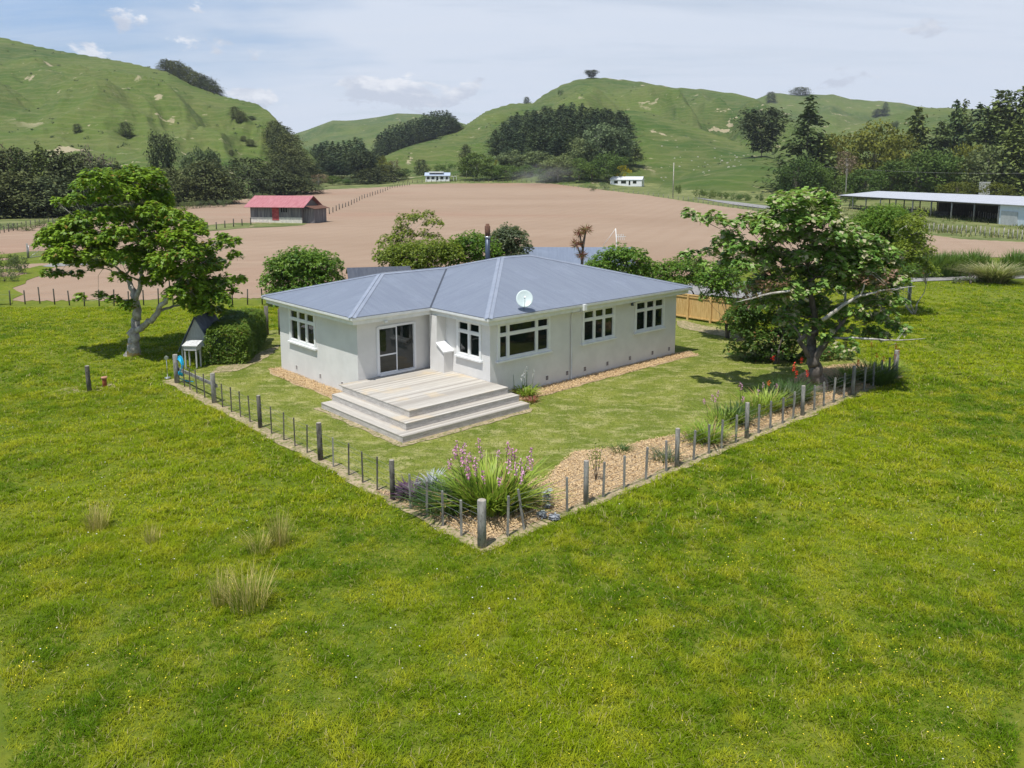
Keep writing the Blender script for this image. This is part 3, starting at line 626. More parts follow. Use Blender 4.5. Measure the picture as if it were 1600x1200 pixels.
wallpart(mb, (A_ + TH, B_), (TH, B_), TH, 0, ZE, [(DOOR[0] - A_ - TH, DOOR[1] - A_ - TH, DOOR[2], DOOR[3])], (0, 1))
wallpart(mb, (RU, TH), (RU, C_ - TH), TH, 0, ZE, [], (-1, 0))
wallpart(mb, (A_ + TH, C_), (RU, C_), TH, 0, ZE, [], (0, -1))
mb.build('wall', M['plaster'], house)
fl = MB(); fl.box(A_ + TH, RU - TH, B_ + TH, C_ - TH, .74, .80); fl.box(TH, RU - TH, TH, B_ + TH - .001, .74, .80)
fl.build('floor', mat('interior floor', (.20, .11, .06), (.26, .15, .09), 3, .4, local=True), house)
cl = MB(); cl.box(A_ + .02, RU - .02, B_ + .02, C_ - .02, ZE + .004, ZE + .05); cl.box(.02, RU - .02, .02, B_ + .018, ZE + .004, ZE + .05); cl.build('ceiling', M['white'], house)
# roof: hipped L plan
def zr(run): return ZR + PT * run
hw_ = (C_ - B_) / 2 + OV; hm = C_ / 2 + OV; o = OV
P0, P1, P2, P3, P4, P5 = (A_ - o, C_ + o), (A_ - o, B_ - o), (-o, B_ - o), (-o, -o), (RU + o, -o), (RU + o, C_ + o)
A1 = (A_ - o + hw_, C_ + o - hw_); A2 = (-o + (C_ + o - hw_ - (B_ - o)), C_ + o - hw_); M1 = (-o + hm, -o + hm); M2 = (RU + o - hm, -o + hm)
z0, z1_, z2 = ZR, zr(hw_), zr(hm)
def p3(p, z): return (p[0], p[1], z)
ru = MB(); rv = MB()   # ribs vary along u (planes facing v) / along v (planes facing u)
rv.poly([p3(P0, z0), p3(P1, z0), p3(A1, z1_)])
ru.poly([p3(P1, z0), p3(P2, z0), p3(A2, z1_), p3(A1, z1_)])
rv.poly([p3(P2, z0), p3(P3, z0), p3(M1, z2), p3(A2, z1_)])
ru.poly([p3(P3, z0), p3(P4, z0), p3(M2, z2), p3(M1, z2)])
rv.poly([p3(P4, z0), p3(P5, z0), p3(M2, z2)])
ru.poly([p3(P5, z0), p3(P0, z0), p3(A1, z1_), p3(A2, z1_), p3(M1, z2), p3(M2, z2)])
k = len(ru.v); ru.v += rv.v; ru.f += [tuple(i + k for i in f) for f in rv.f]; ru.m += [1] * len(rv.f); ru.sm += rv.sm
roof = ru.build('roof', [M['roof_u'], M['roof_v']], house)
so_ = roof.modifiers.new('thick', 'SOLIDIFY'); so_.thickness = .03; so_.offset = -1
rc = MB()
for a, b in ((p3(P1, z0), p3(A1, z1_)), (p3(P0, z0), p3(A1, z1_)), (p3(A1, z1_), p3(A2, z1_)), (p3(A2, z1_), p3(M1, z2)), (p3(P3, z0), p3(M1, z2)), (p3(M1, z2), p3(M2, z2)), (p3(P4, z0), p3(M2, z2)), (p3(P5, z0), p3(M2, z2))):
    a = Vector(a) + Vector((0, 0, .006)); b = Vector(b) + Vector((0, 0, .006)); d = (b - a).normalized(); s = d.cross(Vector((0, 0, 1))).normalized() * .17
    drop = Vector((0, 0, PT * (.17 if abs(d.z) < .01 else .12)))
    rc.quad(a - s - drop + Vector((0, 0, .012)), b - s - drop + Vector((0, 0, .012)), b + Vector((0, 0, .012)), a + Vector((0, 0, .012))); rc.quad(a + Vector((0, 0, .012)), b + Vector((0, 0, .012)), b + s - drop + Vector((0, 0, .012)), a + s - drop + Vector((0, 0, .012)))
    rc.tube([a + Vector((0, 0, .014)), b + Vector((0, 0, .014))], .022, 6)
rc.build('ridge_cap', M['ridge'], roof)
vg = MB(); a = Vector(p3(P2, z0)); b = Vector(p3(A2, z1_)); d = (b - a).normalized(); s = d.cross(Vector((0, 0, 1))).normalized() * .045
vg.quad(a - s + Vector((0, 0, .012)), b - s + Vector((0, 0, .012)), b + s + Vector((0, 0, .012)), a + s + Vector((0, 0, .012)))
vg.build('valley_gutter', mat('dark valley flashing', (.06, .07, .09)), roof)
ring = [P0, P1, P2, P3, P4, P5]
sf = MB(); so2 = []
off = lambda p, e: p
# soffit with fascia and half round gutter all the way round the eaves
inner = [(A_, C_), (A_, B_), (0, B_), (0, 0), (RU, 0), (RU, C_)]
for i in range(6):
    j = (i + 1) % 6; a, b, ia, ib = ring[i], ring[j], inner[i], inner[j]
    fa = (a[0] + (ia[0] - a[0]) * .25, a[1] + (ia[1] - a[1]) * .25); fb = (b[0] + (ib[0] - b[0]) * .25, b[1] + (ib[1] - b[1]) * .25)
    sf.quad((*fa, ZE + .02), (*fb, ZE + .02), (*ib, ZE + .02), (*ia, ZE + .02))
sf.build('soffit', M['white'], house)
fs = MB(); gt = MB()
def prism(mb, i, prof):
    """sweep a profile [(offset outwards from the fascia line, z)] along eave i with mitred ends"""
    a, b = ring[i], ring[(i + 1) % 6]; ia, ib = inner[i], inner[(i + 1) % 6]
    def P(e, q): r_, n_ = (a, ia) if e == 0 else (b, ib); k = q[0] / OV; return (n_[0] + (r_[0] - n_[0]) * k, n_[1] + (r_[1] - n_[1]) * k, q[1])
    for k in range(len(prof)): mb.quad(P(0, prof[k]), P(0, prof[(k + 1) % len(prof)]), P(1, prof[(k + 1) % len(prof)]), P(1, prof[k]))
for i in range(6):
    prism(fs, i, [(.40, ZE + .018), (.43, ZE + .018), (.43, ZR - .07), (.40, ZR - .07)])
    prism(gt, i, [(.432, ZR - .045), (.432, ZR - .16), (.47, ZR - .185), (.54, ZR - .17), (.585, ZR - .12), (.59, ZR - .03), (.575, ZR - .03), (.572, ZR - .11), (.53, ZR - .155), (.47, ZR - .165), (.447, ZR - .14), (.447, ZR - .045)])
fs.build('fascia', M['white'], house)
gut = gt.build('gutter', M['white'], house)
rh = MB(); rh.box(5.02, 5.2, -.68, -.44, ZR - .30, ZR - .02); rh.build('rainhead', M['white'], gut)
# windows
def window(origin, ax, nn, a, b, z0, z1, muls, trans=.68, name='window'):
    """ax: unit vector along the wall, nn: outward normal (2D), a..b along ax"""
    ax = np.array(ax, float); nn = np.array(nn, float); og = np.array(origin, float)
    def q(s, out, z): p = og + ax * s + nn * out; return (p[0], p[1], z)
    def bx(mb, s0, s1, o0, o1, za, zb): mb.hexa([q(s0, o1, za), q(s1, o1, za), q(s1, o0, za), q(s0, o0, za), q(s0, o1, zb), q(s1, o1, zb), q(s1, o0, zb), q(s0, o0, zb)])
    w = MB(); fw = .10
    bx(w, a - .03, a + fw, -.08, .05, z0, z1); bx(w, b - fw, b + .03, -.08, .05, z0, z1); bx(w, a + fw, b - fw, -.08, .048, z1 - fw, z1); bx(w, a + fw, b - fw, -.08, .048, z0, z0 + fw)
    zt = z0 + (z1 - z0) * trans; bx(w, a + fw, b - fw, -.08, .035, zt - .045, zt + .045)
    L = b - a
    for m_ in muls[1:-1]: s = a + L * m_; bx(w, s - .05, s + .05, -.078, .040, z0 + fw, zt - .045); bx(w, s - .05, s + .05, -.078, .040, zt + .045, z1 - fw)
    fr = w.build(name, M['white'], house)
    # sashes
    sa = MB(); edges = [a + L * m_ for m_ in muls]
    for i in range(len(edges) - 1):
        s0 = edges[i] + (fw if i == 0 else .05); s1 = edges[i + 1] - (fw if i == len(edges) - 2 else .05)
        for za, zb in ((z0 + fw, zt - .045), (zt + .045, z1 - fw)):
            t = .035
            bx(sa, s0, s0 + t, -.06, .02, za, zb); bx(sa, s1 - t, s1, -.06, .02, za, zb); bx(sa, s0 + t, s1 - t, -.06, .02, za, za + t); bx(sa, s0 + t, s1 - t, -.06, .02, zb - t, zb)
    sa.build('sash', M['white'], fr)
    sl_ = MB(); bx(sl_, a - .10, b + .10, -.02, .13, z0 - .075, z0 - .003); sl_.build('sill', M['white'], fr)
    pa = MB(); bx(pa, a + .05, b - .05, -.035, -.028, z0 + .05, z1 - .05); pa.build('pane', M['glass'], fr)
    # curtains of shade inside: a dim room lining
    return fr
for a, b, c, d, mu in WIN_R: window((0, 0), (1, 0), (0, -1), a, b, c, d, mu)
for a, b, c, d in WIN_L: window((A_, 0), (0, 1), (-1, 0), a, b, c, d, (0, .345, .655, 1))
for a, b, c, d in WIN_F: window((0, 0), (0, 1), (-1, 0), a, b, c, d, (0, .5, 1))
# sliding door
a, b, c, d = DOOR; w = MB(); y = B_
w.box(a - .05, a + .05, y - .05, y + .1, c, d); w.box(b - .05, b + .05, y - .05, y + .1, c, d); w.box(a + .05, b - .05, y - .05, y + .1, d - .05, d + .03); w.box(a + .05, b - .05, y - .09, y + .1, c - .04, c + .05)
dr = w.build('sliding_door', M['alu'], house)
w = MB(); mx_ = (a + b) / 2
for s0, s1, yy in ((a + .05, mx_ + .03, y), (mx_ - .03, b - .05, y + .045)):
    zc_ = c + .85
    w.box(s0, s0 + .05, yy - .02, yy + .02, c + .05, d - .05); w.box(s1 - .05, s1, yy - .02, yy + .02, c + .05, d - .05)
    w.box(s0 + .05, s1 - .05, yy - .02, yy + .02, c + .05, c + .11); w.box(s0 + .05, s1 - .05, yy - .02, yy + .02, d - .10, d - .05); w.box(s0 + .05, s1 - .05, yy - .02, yy + .02, zc_ - .03, zc_ + .03)
w.build('door_leaf', M['alu'], dr)
w = MB(); w.box(a + .08, b - .08, y + .012, y + .018, c + .08, d - .08); w.build('pane', M['glass'], dr)
w = MB(); w.box(b - .11, b - .07, y - .03, y + .02, c + .95, c + 1.18); w.build('handle', M['steel'], dr)
# chimney breast stub on the deck wall (stepped, sloped cap)
w = MB(); w.box(-.5, 0.0, 2.982, 3.5, .78, ZE + .015); w.build('chimney_breast', M['plaster'], house)
w = MB(); w.hexa([(-.5, 2.50, .78), (0, 2.50, .78), (0, 2.98, .78), (-.5, 2.98, .78), (-.5, 2.50, 1.72), (0, 2.50, 1.72), (0, 2.98, 2.02), (-.5, 2.98, 2.02)]); w.build('chimney_step', M['plaster'], house)
w = MB(); w.hexa([(-.57, 2.42, 1.675), (0, 2.42, 1.675), (0, 2.978, 2.024), (-.57, 2.978, 2.024), (-.57, 2.42, 1.735), (0, 2.42, 1.735), (0, 2.978, 2.084), (-.57, 2.978, 2.084)]); w.build('chimney_cap', M['white'], house)
# flue through the roof
FB = (7.1, 8.4); ztop = 6.35
w = MB(); w.tube([(FB[0], FB[1], 4.0), (FB[0], FB[1], 5.95)], .13, 14); flue = w.build('flue', M['flue'], house)
w = MB(); w.tube([(FB[0], FB[1], 5.952), (FB[0], FB[1], 6.06)], .15, 14); w.build('flue_band', M['steel'], flue)
w = MB(); w.tube([(FB[0], FB[1], 6.062), (FB[0], FB[1], 6.3), (FB[0], FB[1], 6.62), (FB[0], FB[1], 6.64), (FB[0], FB[1], 6.74)], [.12, .15, .15, .10, .10], 14); w.build('flue_cowl', M['rust'], flue)
# foundation vents
vm = mat('dark vent opening', (.05, .035, .03), (.10, .06, .05), 20, .9)
for u_ in (4.65, 5.85, 7.45, 9.15, 10.95, 12.35, 3.35):
    w = MB()
    for s in (0, 1): w.box(u_ - .11 + s * .19, u_ - .08 + s * .19, -.012, .0, .26, .48)
    w.box(u_ - .08, u_ + .08, -.012, 0, .26, .28); w.box(u_ - .08, u_ + .08, -.012, 0, .46, .48)
    for k in range(3): w.box(u_ - .08, u_ + .08, -.011, -.002, .315 + k * .045, .325 + k * .045)
    w.box(u_ - .08, u_ + .08, -.0015, -.0005, .28, .46, 1); w.build('vent', [M['plaster'], vm], house)
for v_ in (9.35, 7.1, 5.2):
    w = MB()
    for s in (0, 1): w.box(A_ - .012, A_, v_ - .11 + s * .19, v_ - .08 + s * .19, .26, .48)
    w.box(A_ - .012, A_, v_ - .08, v_ + .08, .26, .28); w.box(A_ - .012, A_, v_ - .08, v_ + .08, .46, .48)
    for k in range(3): w.box(A_ - .011, A_ - .002, v_ - .08, v_ + .08, .315 + k * .045, .325 + k * .045)
    w.box(A_ - .0015, A_ - .0005, v_ - .08, v_ + .08, .28, .46, 1); w.build('vent', [M['plaster'], vm], house)
w = MB(); w.tube([(5.11, -.56, ZR - .30), (5.11, -.50, ZR - .36), (4.87, -.10, ZE - .1), (4.86, -.055, ZE - .25), (4.86, -.055, .1), (4.86, -.16, .04)], .038, 10)
w.build('downpipe', M['plaster'], house)
w = MB(); w.tube([(9.05, -.16, ZE - .06), (9.05, -.16, ZE - .2)], [.05, .08], 10); w.tube([(9.05, -.16, ZE - .03), (9.05, -.16, ZE - .06)], .04); w.tube([(9.02, -.1, ZE - .1), (9.1, -.3, ZE - .02), (9.4, -.35, ZE), (9.75, -.2, ZE + .01)], .012, 5); w.build('eave_lamp', M['flue'], house)
w = MB(); w.box(-2.9, -2.75, B_ - .5, B_ - .36, ZE - .06, ZE + .015); w.build('sensor_light', M['white'], house)

# satellite dish on the roof edge
dish = empty('satellite_dish', (*w2(1.70, .0), 0), YAW); tag(dish, 'round translucent satellite dish standing on the roof edge', 'satellite dish')
zr_ = ZR + PT * .30; w = MB(); ctr = Vector((-.06, -.34, zr_ + .47)); nd = Vector((-.52, -.60, .45)).normalized(); xa = nd.cross(Vector((0, 0, 1))).normalized(); ya = xa.cross(nd)
rings = 7; seg = 36; dv = []; df = []
for i in range(rings + 1):
    r_ = .355 * i / rings
    for j in range(seg):
        a = 2 * math.pi * j / seg; dv.append(tuple(ctr + xa * math.cos(a) * r_ + ya * math.sin(a) * r_ * 1.1 + nd * (r_ * r_ * .42)))
for i in range(rings):
    for j in range(seg): df.append((i * seg + j, i * seg + (j + 1) % seg, (i + 1) * seg + (j + 1) % seg, (i + 1) * seg + j))
me = bpy.data.meshes.new('reflector'); me.from_pydata(dv, [], df); me.materials.append(mat('dish paint', (.42, .50, .50), (.50, .58, .58), 2, .35)); me.polygons.foreach_set('use_smooth', [True] * len(df)); rf = link('reflector', me, dish)
s_ = rf.modifiers.new('t', 'SOLIDIFY'); s_.thickness = .012
w = MB(); w.tube([(0, -.25, zr_), (0, -.22, zr_ + .25), ctr - nd * .05], .022, 8); w.build('mast', M['steel'], dish)
w = MB(); w.hexa([(-.2, -.42, zr_ - .09), (.2, -.42, zr_ - .09), (.2, -.05, zr_ + .01), (-.2, -.05, zr_ + .01), (-.2, -.42, zr_ - .05), (.2, -.42, zr_ - .05), (.2, -.05, zr_ + .05), (-.2, -.05, zr_ + .05)]); w.build('foot_plate', M['flue'], dish)
w = MB(); w.tube([ctr + ya * -.37, ctr - ya * .26 + nd * .4, ctr + nd * .45 - ya * .1], .012, 6); w.tube([ctr + nd * .43 - ya * .1, ctr + nd * .50 - ya * .09], .03, 8); w.build('feed_arm', M['steel'], dish)

# ------------------------------------------------------------------ deck
deck = empty('deck', (O[0], O[1], 0), YAW); tag(deck, 'weathered grey timber deck with two wrap around steps at the sliding door', 'deck')
ZD = .78; D1, E1, E2, D3, TR = -4.90, -1.147, 3.60, -.02, .491
w = MB(); w.box(D1, D3 - .0, E1, B_ - .012, ZD - .035, ZD); w.build('platform', M['deck'], deck)
w = MB(); w.box(D1 + .012, D3 - .01, E1 + .012, E2, .06, ZD - .037); w.build('riser', M['deckside'], deck)
wd0 = deck_mat('step boards along u', 0, .125); wd1 = deck_mat('step boards along v', 1, .125)
for k, zt in ((1, .52), (2, .26)):
    a = D1 - TR * k; b = E1 - TR * k; a2 = D1 - TR * (k - 1); b2 = E1 - TR * (k - 1); x2 = .05 + .10 * k
    w = MB(); w.box(a, a2 + .011, b2, E2, zt - .035, zt, 1)
    w.hexa([(a, b, zt - .035), (x2, b, zt - .035), (x2, b2 + .011, zt - .035), (a, b2 - .0005, zt - .035), (a, b, zt), (x2, b, zt), (x2, b2 + .011, zt), (a, b2 - .0005, zt)], 0)
    st = w.build('step', [wd0, wd1], deck)
    w = MB(); w.box(a + .012, a2 + .012, b + .014, E2 - .01, .005 if k == 2 else .02, zt - .037); w.box(a2 + .013, x2 - .01, b + .014, b2 + .012, .005 if k == 2 else .02, zt - .037); w.build('riser', M['deckside'], st)

# ------------------------------------------------------------------ garden fences
def gz(x, y): return T1(x, y)
def make_fence(name, label, cat_, pts, wires, group=None, line=None, mats=('postwood', 'posttop')):
    """pts: [(x, y, kind, radius, height, lean)] first..last; posts and battens are parts"""
    root = empty(name, (pts[0][0], pts[0][1], gz(pts[0][0], pts[0][1]))); tag(root, label, cat_, group); og = Vector(root.location)
    tops = []
    for (x, y, kd, r_, h, lx, ly, mt) in pts:
        z = gz(x, y); w = MB(); b = Vector((x, y, z)) - og
        if kd == 'post':
            j = random.Random(int(x * 97 + y * 31)); w.tube([b - Vector((0, 0, .1)), b + Vector((lx * .5, ly * .5, h * .5)), b + Vector((lx, ly, h - .012)), b + Vector((lx, ly, h))], [r_ * 1.06, r_ * (1 + j.uniform(-.05, .05)), r_, r_ * .9], 10, capm=1)
            w.build('post', [M[mt], M['posttop']], root)
        else:
            w.bar(b - Vector((0, 0, .02)), b + Vector((lx, ly, h)), r_ * 1.35, r_ * 1.0, (1, .3, 0)); w.build('batten', [M[mt], M['posttop']], root)
        tops.append((b, Vector((lx, ly, h)), h))
    w = MB()
    for hz in wires:
        w.tube([b + l * min(1, hz / h) + Vector((.0, .0, 0)) for b, l, h in tops], .004, 4, cap=False)
    w.build('wire', M['wire'], root); return root
random.seed(4)
FC = w2(-8.89, -9.97); FL_ = w2(-8.68, 11.74); FR = w2(16.38, -9.88)
def on_line(px, p, q):
    """point of the ground line p-q seen in photo column px"""
    r = ray(px, 600); s = (px - 800) / F
    best = None; lo, hi = 0.0, 1.0
    def col(t): X = p + (q - p) * t; P = np.array([X[0], X[1], -CAMZ]); d = P @ np.array([0, cp, -sp]); return 800 + F * X[0] / d
    for _ in range(60):
        m = (lo + hi) / 2
        if (col(m) - px) * (col(1) - col(0)) < 0: lo = m
        else: hi = m
    return p + (q - p) * (lo + hi) / 2
pts = []
def bat(px, p, q, kd='batten', r_=.045, h=1.02, mt='postwood', lx=None, ly=None):
    P = on_line(px, p, q); pts.append((P[0], P[1], kd, r_, h * random.uniform(.96, 1.05), random.uniform(-.03, .03) if lx is None else lx, random.uniform(-.02, .02) if ly is None else ly, mt))
bat(753.5, FC, FL_, 'post', .115, 1.28, 'postwood', 0, 0)
for px in (721, 692, 667, 641.5): bat(px, FC, FL_, r_=.05)
bat(614, FC, FL_, 'post', .075, 1.22, 'postdark')
for px in (589.5, 567, 545, 521): bat(px, FC, FL_, mt='postdark' if px > 530 else 'postwood')
bat(501, FC, FL_, 'post', .085, 1.28, 'postdark')
for px in (480, 461, 443.7, 424.5): bat(px, FC, FL_, mt='postdark')
bat(407, FC, FL_, 'post', .075, 1.25, 'postdark')
for px in (391, 376, 362, 348): bat(px, FC, FL_, mt='postdark')
bat(335, FC, FL_, 'post', .095, 1.25, 'postwood')
for px in (320, 308, 297, 288.5): bat(px, FC, FL_, mt='postdark')
bat(277, FC, FL_, 'post', .11, 1.32, 'postwood')
make_fence('wire_fence', 'post and batten wire fence running from the corner post to the blue hose', 'fence', pts, (.22, .42, .62, .82, .96), 'fences round the garden')
pts = []
for px, kd in ((793, 0), (819, 0), (886, 0), (915.5, 1), (942.5, 0), (975, 0), (1009, 0), (1041, 0), (1057.5, 1), (1083.5, 0), (1107.5, 0), (1127, 0), (1149.5, 0), (1166.5, 1), (1185, 0), (1203.5, 0), (1222.5, 0), (1239, 0), (1253.5, 1), (1272, 0), (1287, 0), (1302, 0), (1318, 0), (1332, 1), (1350, 0), (1364, 0), (1376, 0), (1388, 0)):
    if kd: bat(px, FC, FR, 'post', .075, 1.26)
    else: bat(px, FC, FR, r_=.05, h=1.06, **(dict(lx=-.16, ly=.05) if px == 819 else {}))
bat(1398, FC, FR, 'post', .11, 1.32, 'postwood', .03, .02)
make_fence('wire_fence', 'post and batten wire fence along the flower bed under the right hand tree', 'fence', [(FC[0], FC[1], 'batten', .02, .9, 0, 0, 'wire')][:0] + pts, (.22, .42, .62, .82, .96), 'fences round the garden')
e = FL_; c_ = Vector((e[0], e[1], 0))
rl = MB(); q = on_line(335, FC, FL_); rl.bar((0, 0, .62), (q[0] - e[0], q[1] - e[1], .72), .05, .14); ro = rl.build('rail', M['postwood']); ro.location = (e[0] + .14, e[1] + .03, 0); tag(ro, 'grey timber rail nailed between the last two posts of the left fence', 'rail')
# blue hose hung on the end post
hs = MB(); hp = e + np.array([.19, -.13])
for k in range(7):
    rr = .30 + .03 * (k % 3); cx = k * .018
    pts_ = [(cx + .02 * math.sin(3 * a + k), rr * math.sin(a) * .75 + .05 * math.sin(a * 2 + k), .92 + rr * math.cos(a) * (1.05 + .05 * k) - .12) for a in np.linspace(0, 2 * math.pi, 22)]
    hs.tube(pts_, .022, 6, cap=False)
hs.tube([(.05, .2, .75), (.12, .3, .4), (.1, .2, .2), (.3, -.1, .06), (.5, -.3, .03)], .022, 6)
ho = hs.build('garden_hose', mat('blue hose', (.01, .36, .62), (.02, .42, .66), 5, .35)); ho.location = (hp[0], hp[1], 0); ho.rotation_euler = (0, 0, .9); tag(ho, 'bright blue coiled hose hanging on the end fence post', 'hose')
# tap / meter stand left of the hose
p = hit(262, 592); st = empty('water_gauge', p); tag(st, 'thin grey metal stake with a round head beside the fence end', 'gauge')
w = MB(); w.tube([(0, 0, 0), (0, 0, .95)], .015, 6); w.build('stake', M['steel'], st); w = MB(); w.tube([(0, -.03, 1.0), (0, .03, 1.0)], .09, 12); w.build('dial', M['steel'], st); w = MB(); w.tube([(0, 0, 0), (0, 0, .08)], .13, 12); w.build('foot', M['steel'], st)
# lone post and rusty pipe
p = hit(140.5, 613); w = MB(); w.tube([(0, 0, -.1), (-.03, 0, .6), (-.04, 0, 1.16), (-.04, 0, 1.18)], [.1, .095, .092, .085], 10, capm=1); po = w.build('lone_post', [M['postdark'], M['posttop']]); po.location = p; tag(po, 'single dark round post standing alone in the left pasture', 'post')
p = hit(164, 606); w = MB(); w.tube([(0, 0, -.05), (0, 0, .3), (0, 0, .42)], [.10, .09, .09], 12); rp = empty('vent_pipe', p); tag(rp, 'short rusty red pipe with a cap beside the lone post', 'pipe'); w.build('pipe', mat('red rust', (.24, .06, .03), (.33, .10, .05), 9, .8), rp)
w = MB(); w.tube([(0, 0, .421), (0, 0, .45), (0, 0, .50), (0, 0, .51)], [.11, .13, .13, .08], 12); w.build('cap', mat('faded cap', (.40, .20, .12), (.48, .26, .18), 9, .8), rp)

# ------------------------------------------------------------------ small pump shed by the left tree
p = hit(300, 566); ps = empty('pump_shed', p, -.1); tag(ps, 'little grey A frame shelter on legs beside the hedge', 'shed')
grey = mat('weathered iron', (.07, .085, .12), (.13, .15, .19), 3, .6, local=True); greyw = mat('grey shed boards', (.34, .34, .33), (.46, .46, .45), 4, .85, .003, 30, stretch=(6, 6, 1), local=True)
w = MB(); L2 = 1.9
w.hexa([(-.55, -.1, 1.05), (-.50, -.1, 1.05), (.33, -.1, 2.35), (.28, -.1, 2.35), (-.55, L2, 1.05), (-.50, L2, 1.05), (.33, L2, 2.35), (.28, L2, 2.35)][:0] or [(-.62, -.12, .55), (-.62, L2, .55), (.30, L2, 2.30), (.30, -.12, 2.30), (-.66, -.12, .57), (-.66, L2, .57), (.28, L2, 2.34), (.28, -.12, 2.34)])
w.hexa([(.31, -.12, 2.30), (.31, L2, 2.30), (1.15, L2, .85), (1.15, -.12, .85), (.31, -.12, 2.35), (.31, L2, 2.35), (1.19, L2, .87), (1.19, -.12, .87)]); w.build('roof', grey, ps)
w = MB(); w.poly([(-.56, 0, .62), (1.1, 0, .9), (.30, 0, 2.27)]); wg = w.build('gable', greyw, ps); s_ = wg.modifiers.new('t', 'SOLIDIFY'); s_.thickness = .03
for x_, y_ in ((-.5, .05), (.95, .05), (-.5, 1.8), (.95, 1.8)): w = MB(); w.box(x_ - .035, x_ + .035, y_ - .035, y_ + .035, 0, .75); w.build('leg', greyw, ps)
p = hit(302, 575); bx_ = empty('tank_stand', p, -.1); tag(bx_, 'pale weathered box on four thin legs in front of the A frame shelter', 'stand')
w = MB(); w.box(-.30, .34, -.25, .25, .92, 1.14); w.build('box', greyw, bx_); w = MB(); w.hexa([(-.36, -.3, 1.142), (.40, -.3, 1.142), (.40, .3, 1.30), (-.36, .3, 1.30), (-.36, -.3, 1.17), (.40, -.3, 1.17), (.40, .3, 1.33), (-.36, .3, 1.33)]); w.build('lid', mat('faded lid', (.42, .42, .40), (.62, .62, .60), 9, .8, c3=(.1, .1, .1)), bx_)
for x_ in (-.26, .30):
    for y_ in (-.2, .2): w = MB(); w.box(x_ - .03, x_ + .03, y_ - .03, y_ + .03, 0, .918); w.build('leg', greyw, bx_)

# ------------------------------------------------------------------ outbuildings behind the house
def boxhouse(name, label, cat_, x, y, rz, L, Wd, h, rh_, mw, mr, wins=(), over=.35, ridge='x', base=None):
    z = gz(x, y) if base is None else base; h0 = empty(name, (x, y, z), rz); tag(h0, label, cat_)
    w = MB(); w.box(-L / 2, L / 2, -Wd / 2, -Wd / 2 + .15, -.5, h); w.box(-L / 2, L / 2, Wd / 2 - .15, Wd / 2, -.5, h); w.box(-L / 2, -L / 2 + .15, -Wd / 2 + .15, Wd / 2 - .15, -.5, h); w.box(L / 2 - .15, L / 2, -Wd / 2 + .15, Wd / 2 - .15, -.5, h)
    for s in (-1, 1): w.hexa([(s * L / 2 - s * .15, -Wd / 2, h), (s * L / 2, -Wd / 2, h), (s * L / 2, Wd / 2, h), (s * L / 2 - s * .15, Wd / 2, h), (s * L / 2 - s * .15, -.02, h + rh_ - .03), (s * L / 2, -.02, h + rh_ - .03), (s * L / 2, .02, h + rh_ - .03), (s * L / 2 - s * .15, .02, h + rh_ - .03)])
    w.build('wall', mw, h0)
    w = MB(); k = rh_ / (Wd / 2); X = L / 2 + over; Y = Wd / 2 + over; zb_ = h - k * over
    for s in (-1, 1): w.hexa([(-X, s * Y, zb_), (X, s * Y, zb_), (X, 0, h + rh_), (-X, 0, h + rh_), (-X, s * Y, zb_ + .07), (X, s * Y, zb_ + .07), (X, 0, h + rh_ + .07), (-X, 0, h + rh_ + .07)])
    w.build('roof', mr, h0)
    for (x0, x1, za, zb, side) in wins:
        w = MB(); sy = -Wd / 2
        if side == 'f': w.box(x0 - .06, x1 + .06, sy - .05, sy - .002, za - .06, zb + .06); w2_ = w.build('window', M['white'], h0); w = MB(); w.box(x0, x1, sy - .06, sy - .052, za, zb); w.build('pane', M['glass'], w2_)
        else: sx = L / 2; w.box(sx + .002, sx + .05, x0 - .06, x1 + .06, za - .06, zb + .06); w2_ = w.build('window', M['white'], h0); w = MB(); w.box(sx + .052, sx + .06, x0, x1, za, zb); w.build('pane', M['glass'], w2_)
    return h0
irb = roof_mat('blue grey garage iron', 0, (.17, .20, .26), (.20, .235, .30)); ird = roof_mat('dark shed iron', 0, (.06, .065, .08), (.09, .095, .11))
pg = atd(905, 391, 60); boxhouse('garage', 'garage behind the farmhouse showing only its blue grey roof', 'garage', pg[0], 62.5, -.02, 8.0, 5.4, pg[2] - 1.1, 1.05, M['plaster'], irb)
pg = atd(578, 422, 50); boxhouse('garden_shed', 'shed behind the left wing showing a low dark roof', 'shed', pg[0] + .3, 51.5, .25, 3.4, 2.8, pg[2] - .45, .42, M['plaster'], ird)
# antenna mast on the garage
am = empty('aerial_mast', atd(966, 395, 62.2)); tag(am, 'white aerial mast with guy line above the garage roof', 'aerial'); a_ = am.location; q = atd(962, 357, 62.2) - np.array(a_); w = MB(); w.tube([(0, 0, -1), tuple(q)], .03, 6); w.build('pole', M['white'], am)
q2 = atd(970, 370, 62.2) - np.array(a_); w = MB(); 
for k in range(5): w.bar((q2[0] - .35 + k * .16, q2[1], q2[2] - .25), (q2[0] - .30 + k * .12, q2[1], q2[2] + .22), .025, .025)
w.bar((q2[0] - .4, q2[1], q2[2]), (q2[0] + .4, q2[1], q2[2] + .03), .03, .03); w.build('aerial', M['white'], am)
q3 = atd(942, 384, 62.2) - np.array(a_); w = MB(); w.tube([tuple(q), tuple(q3)], .012, 4); w.build('guy_line', M['white'], am)
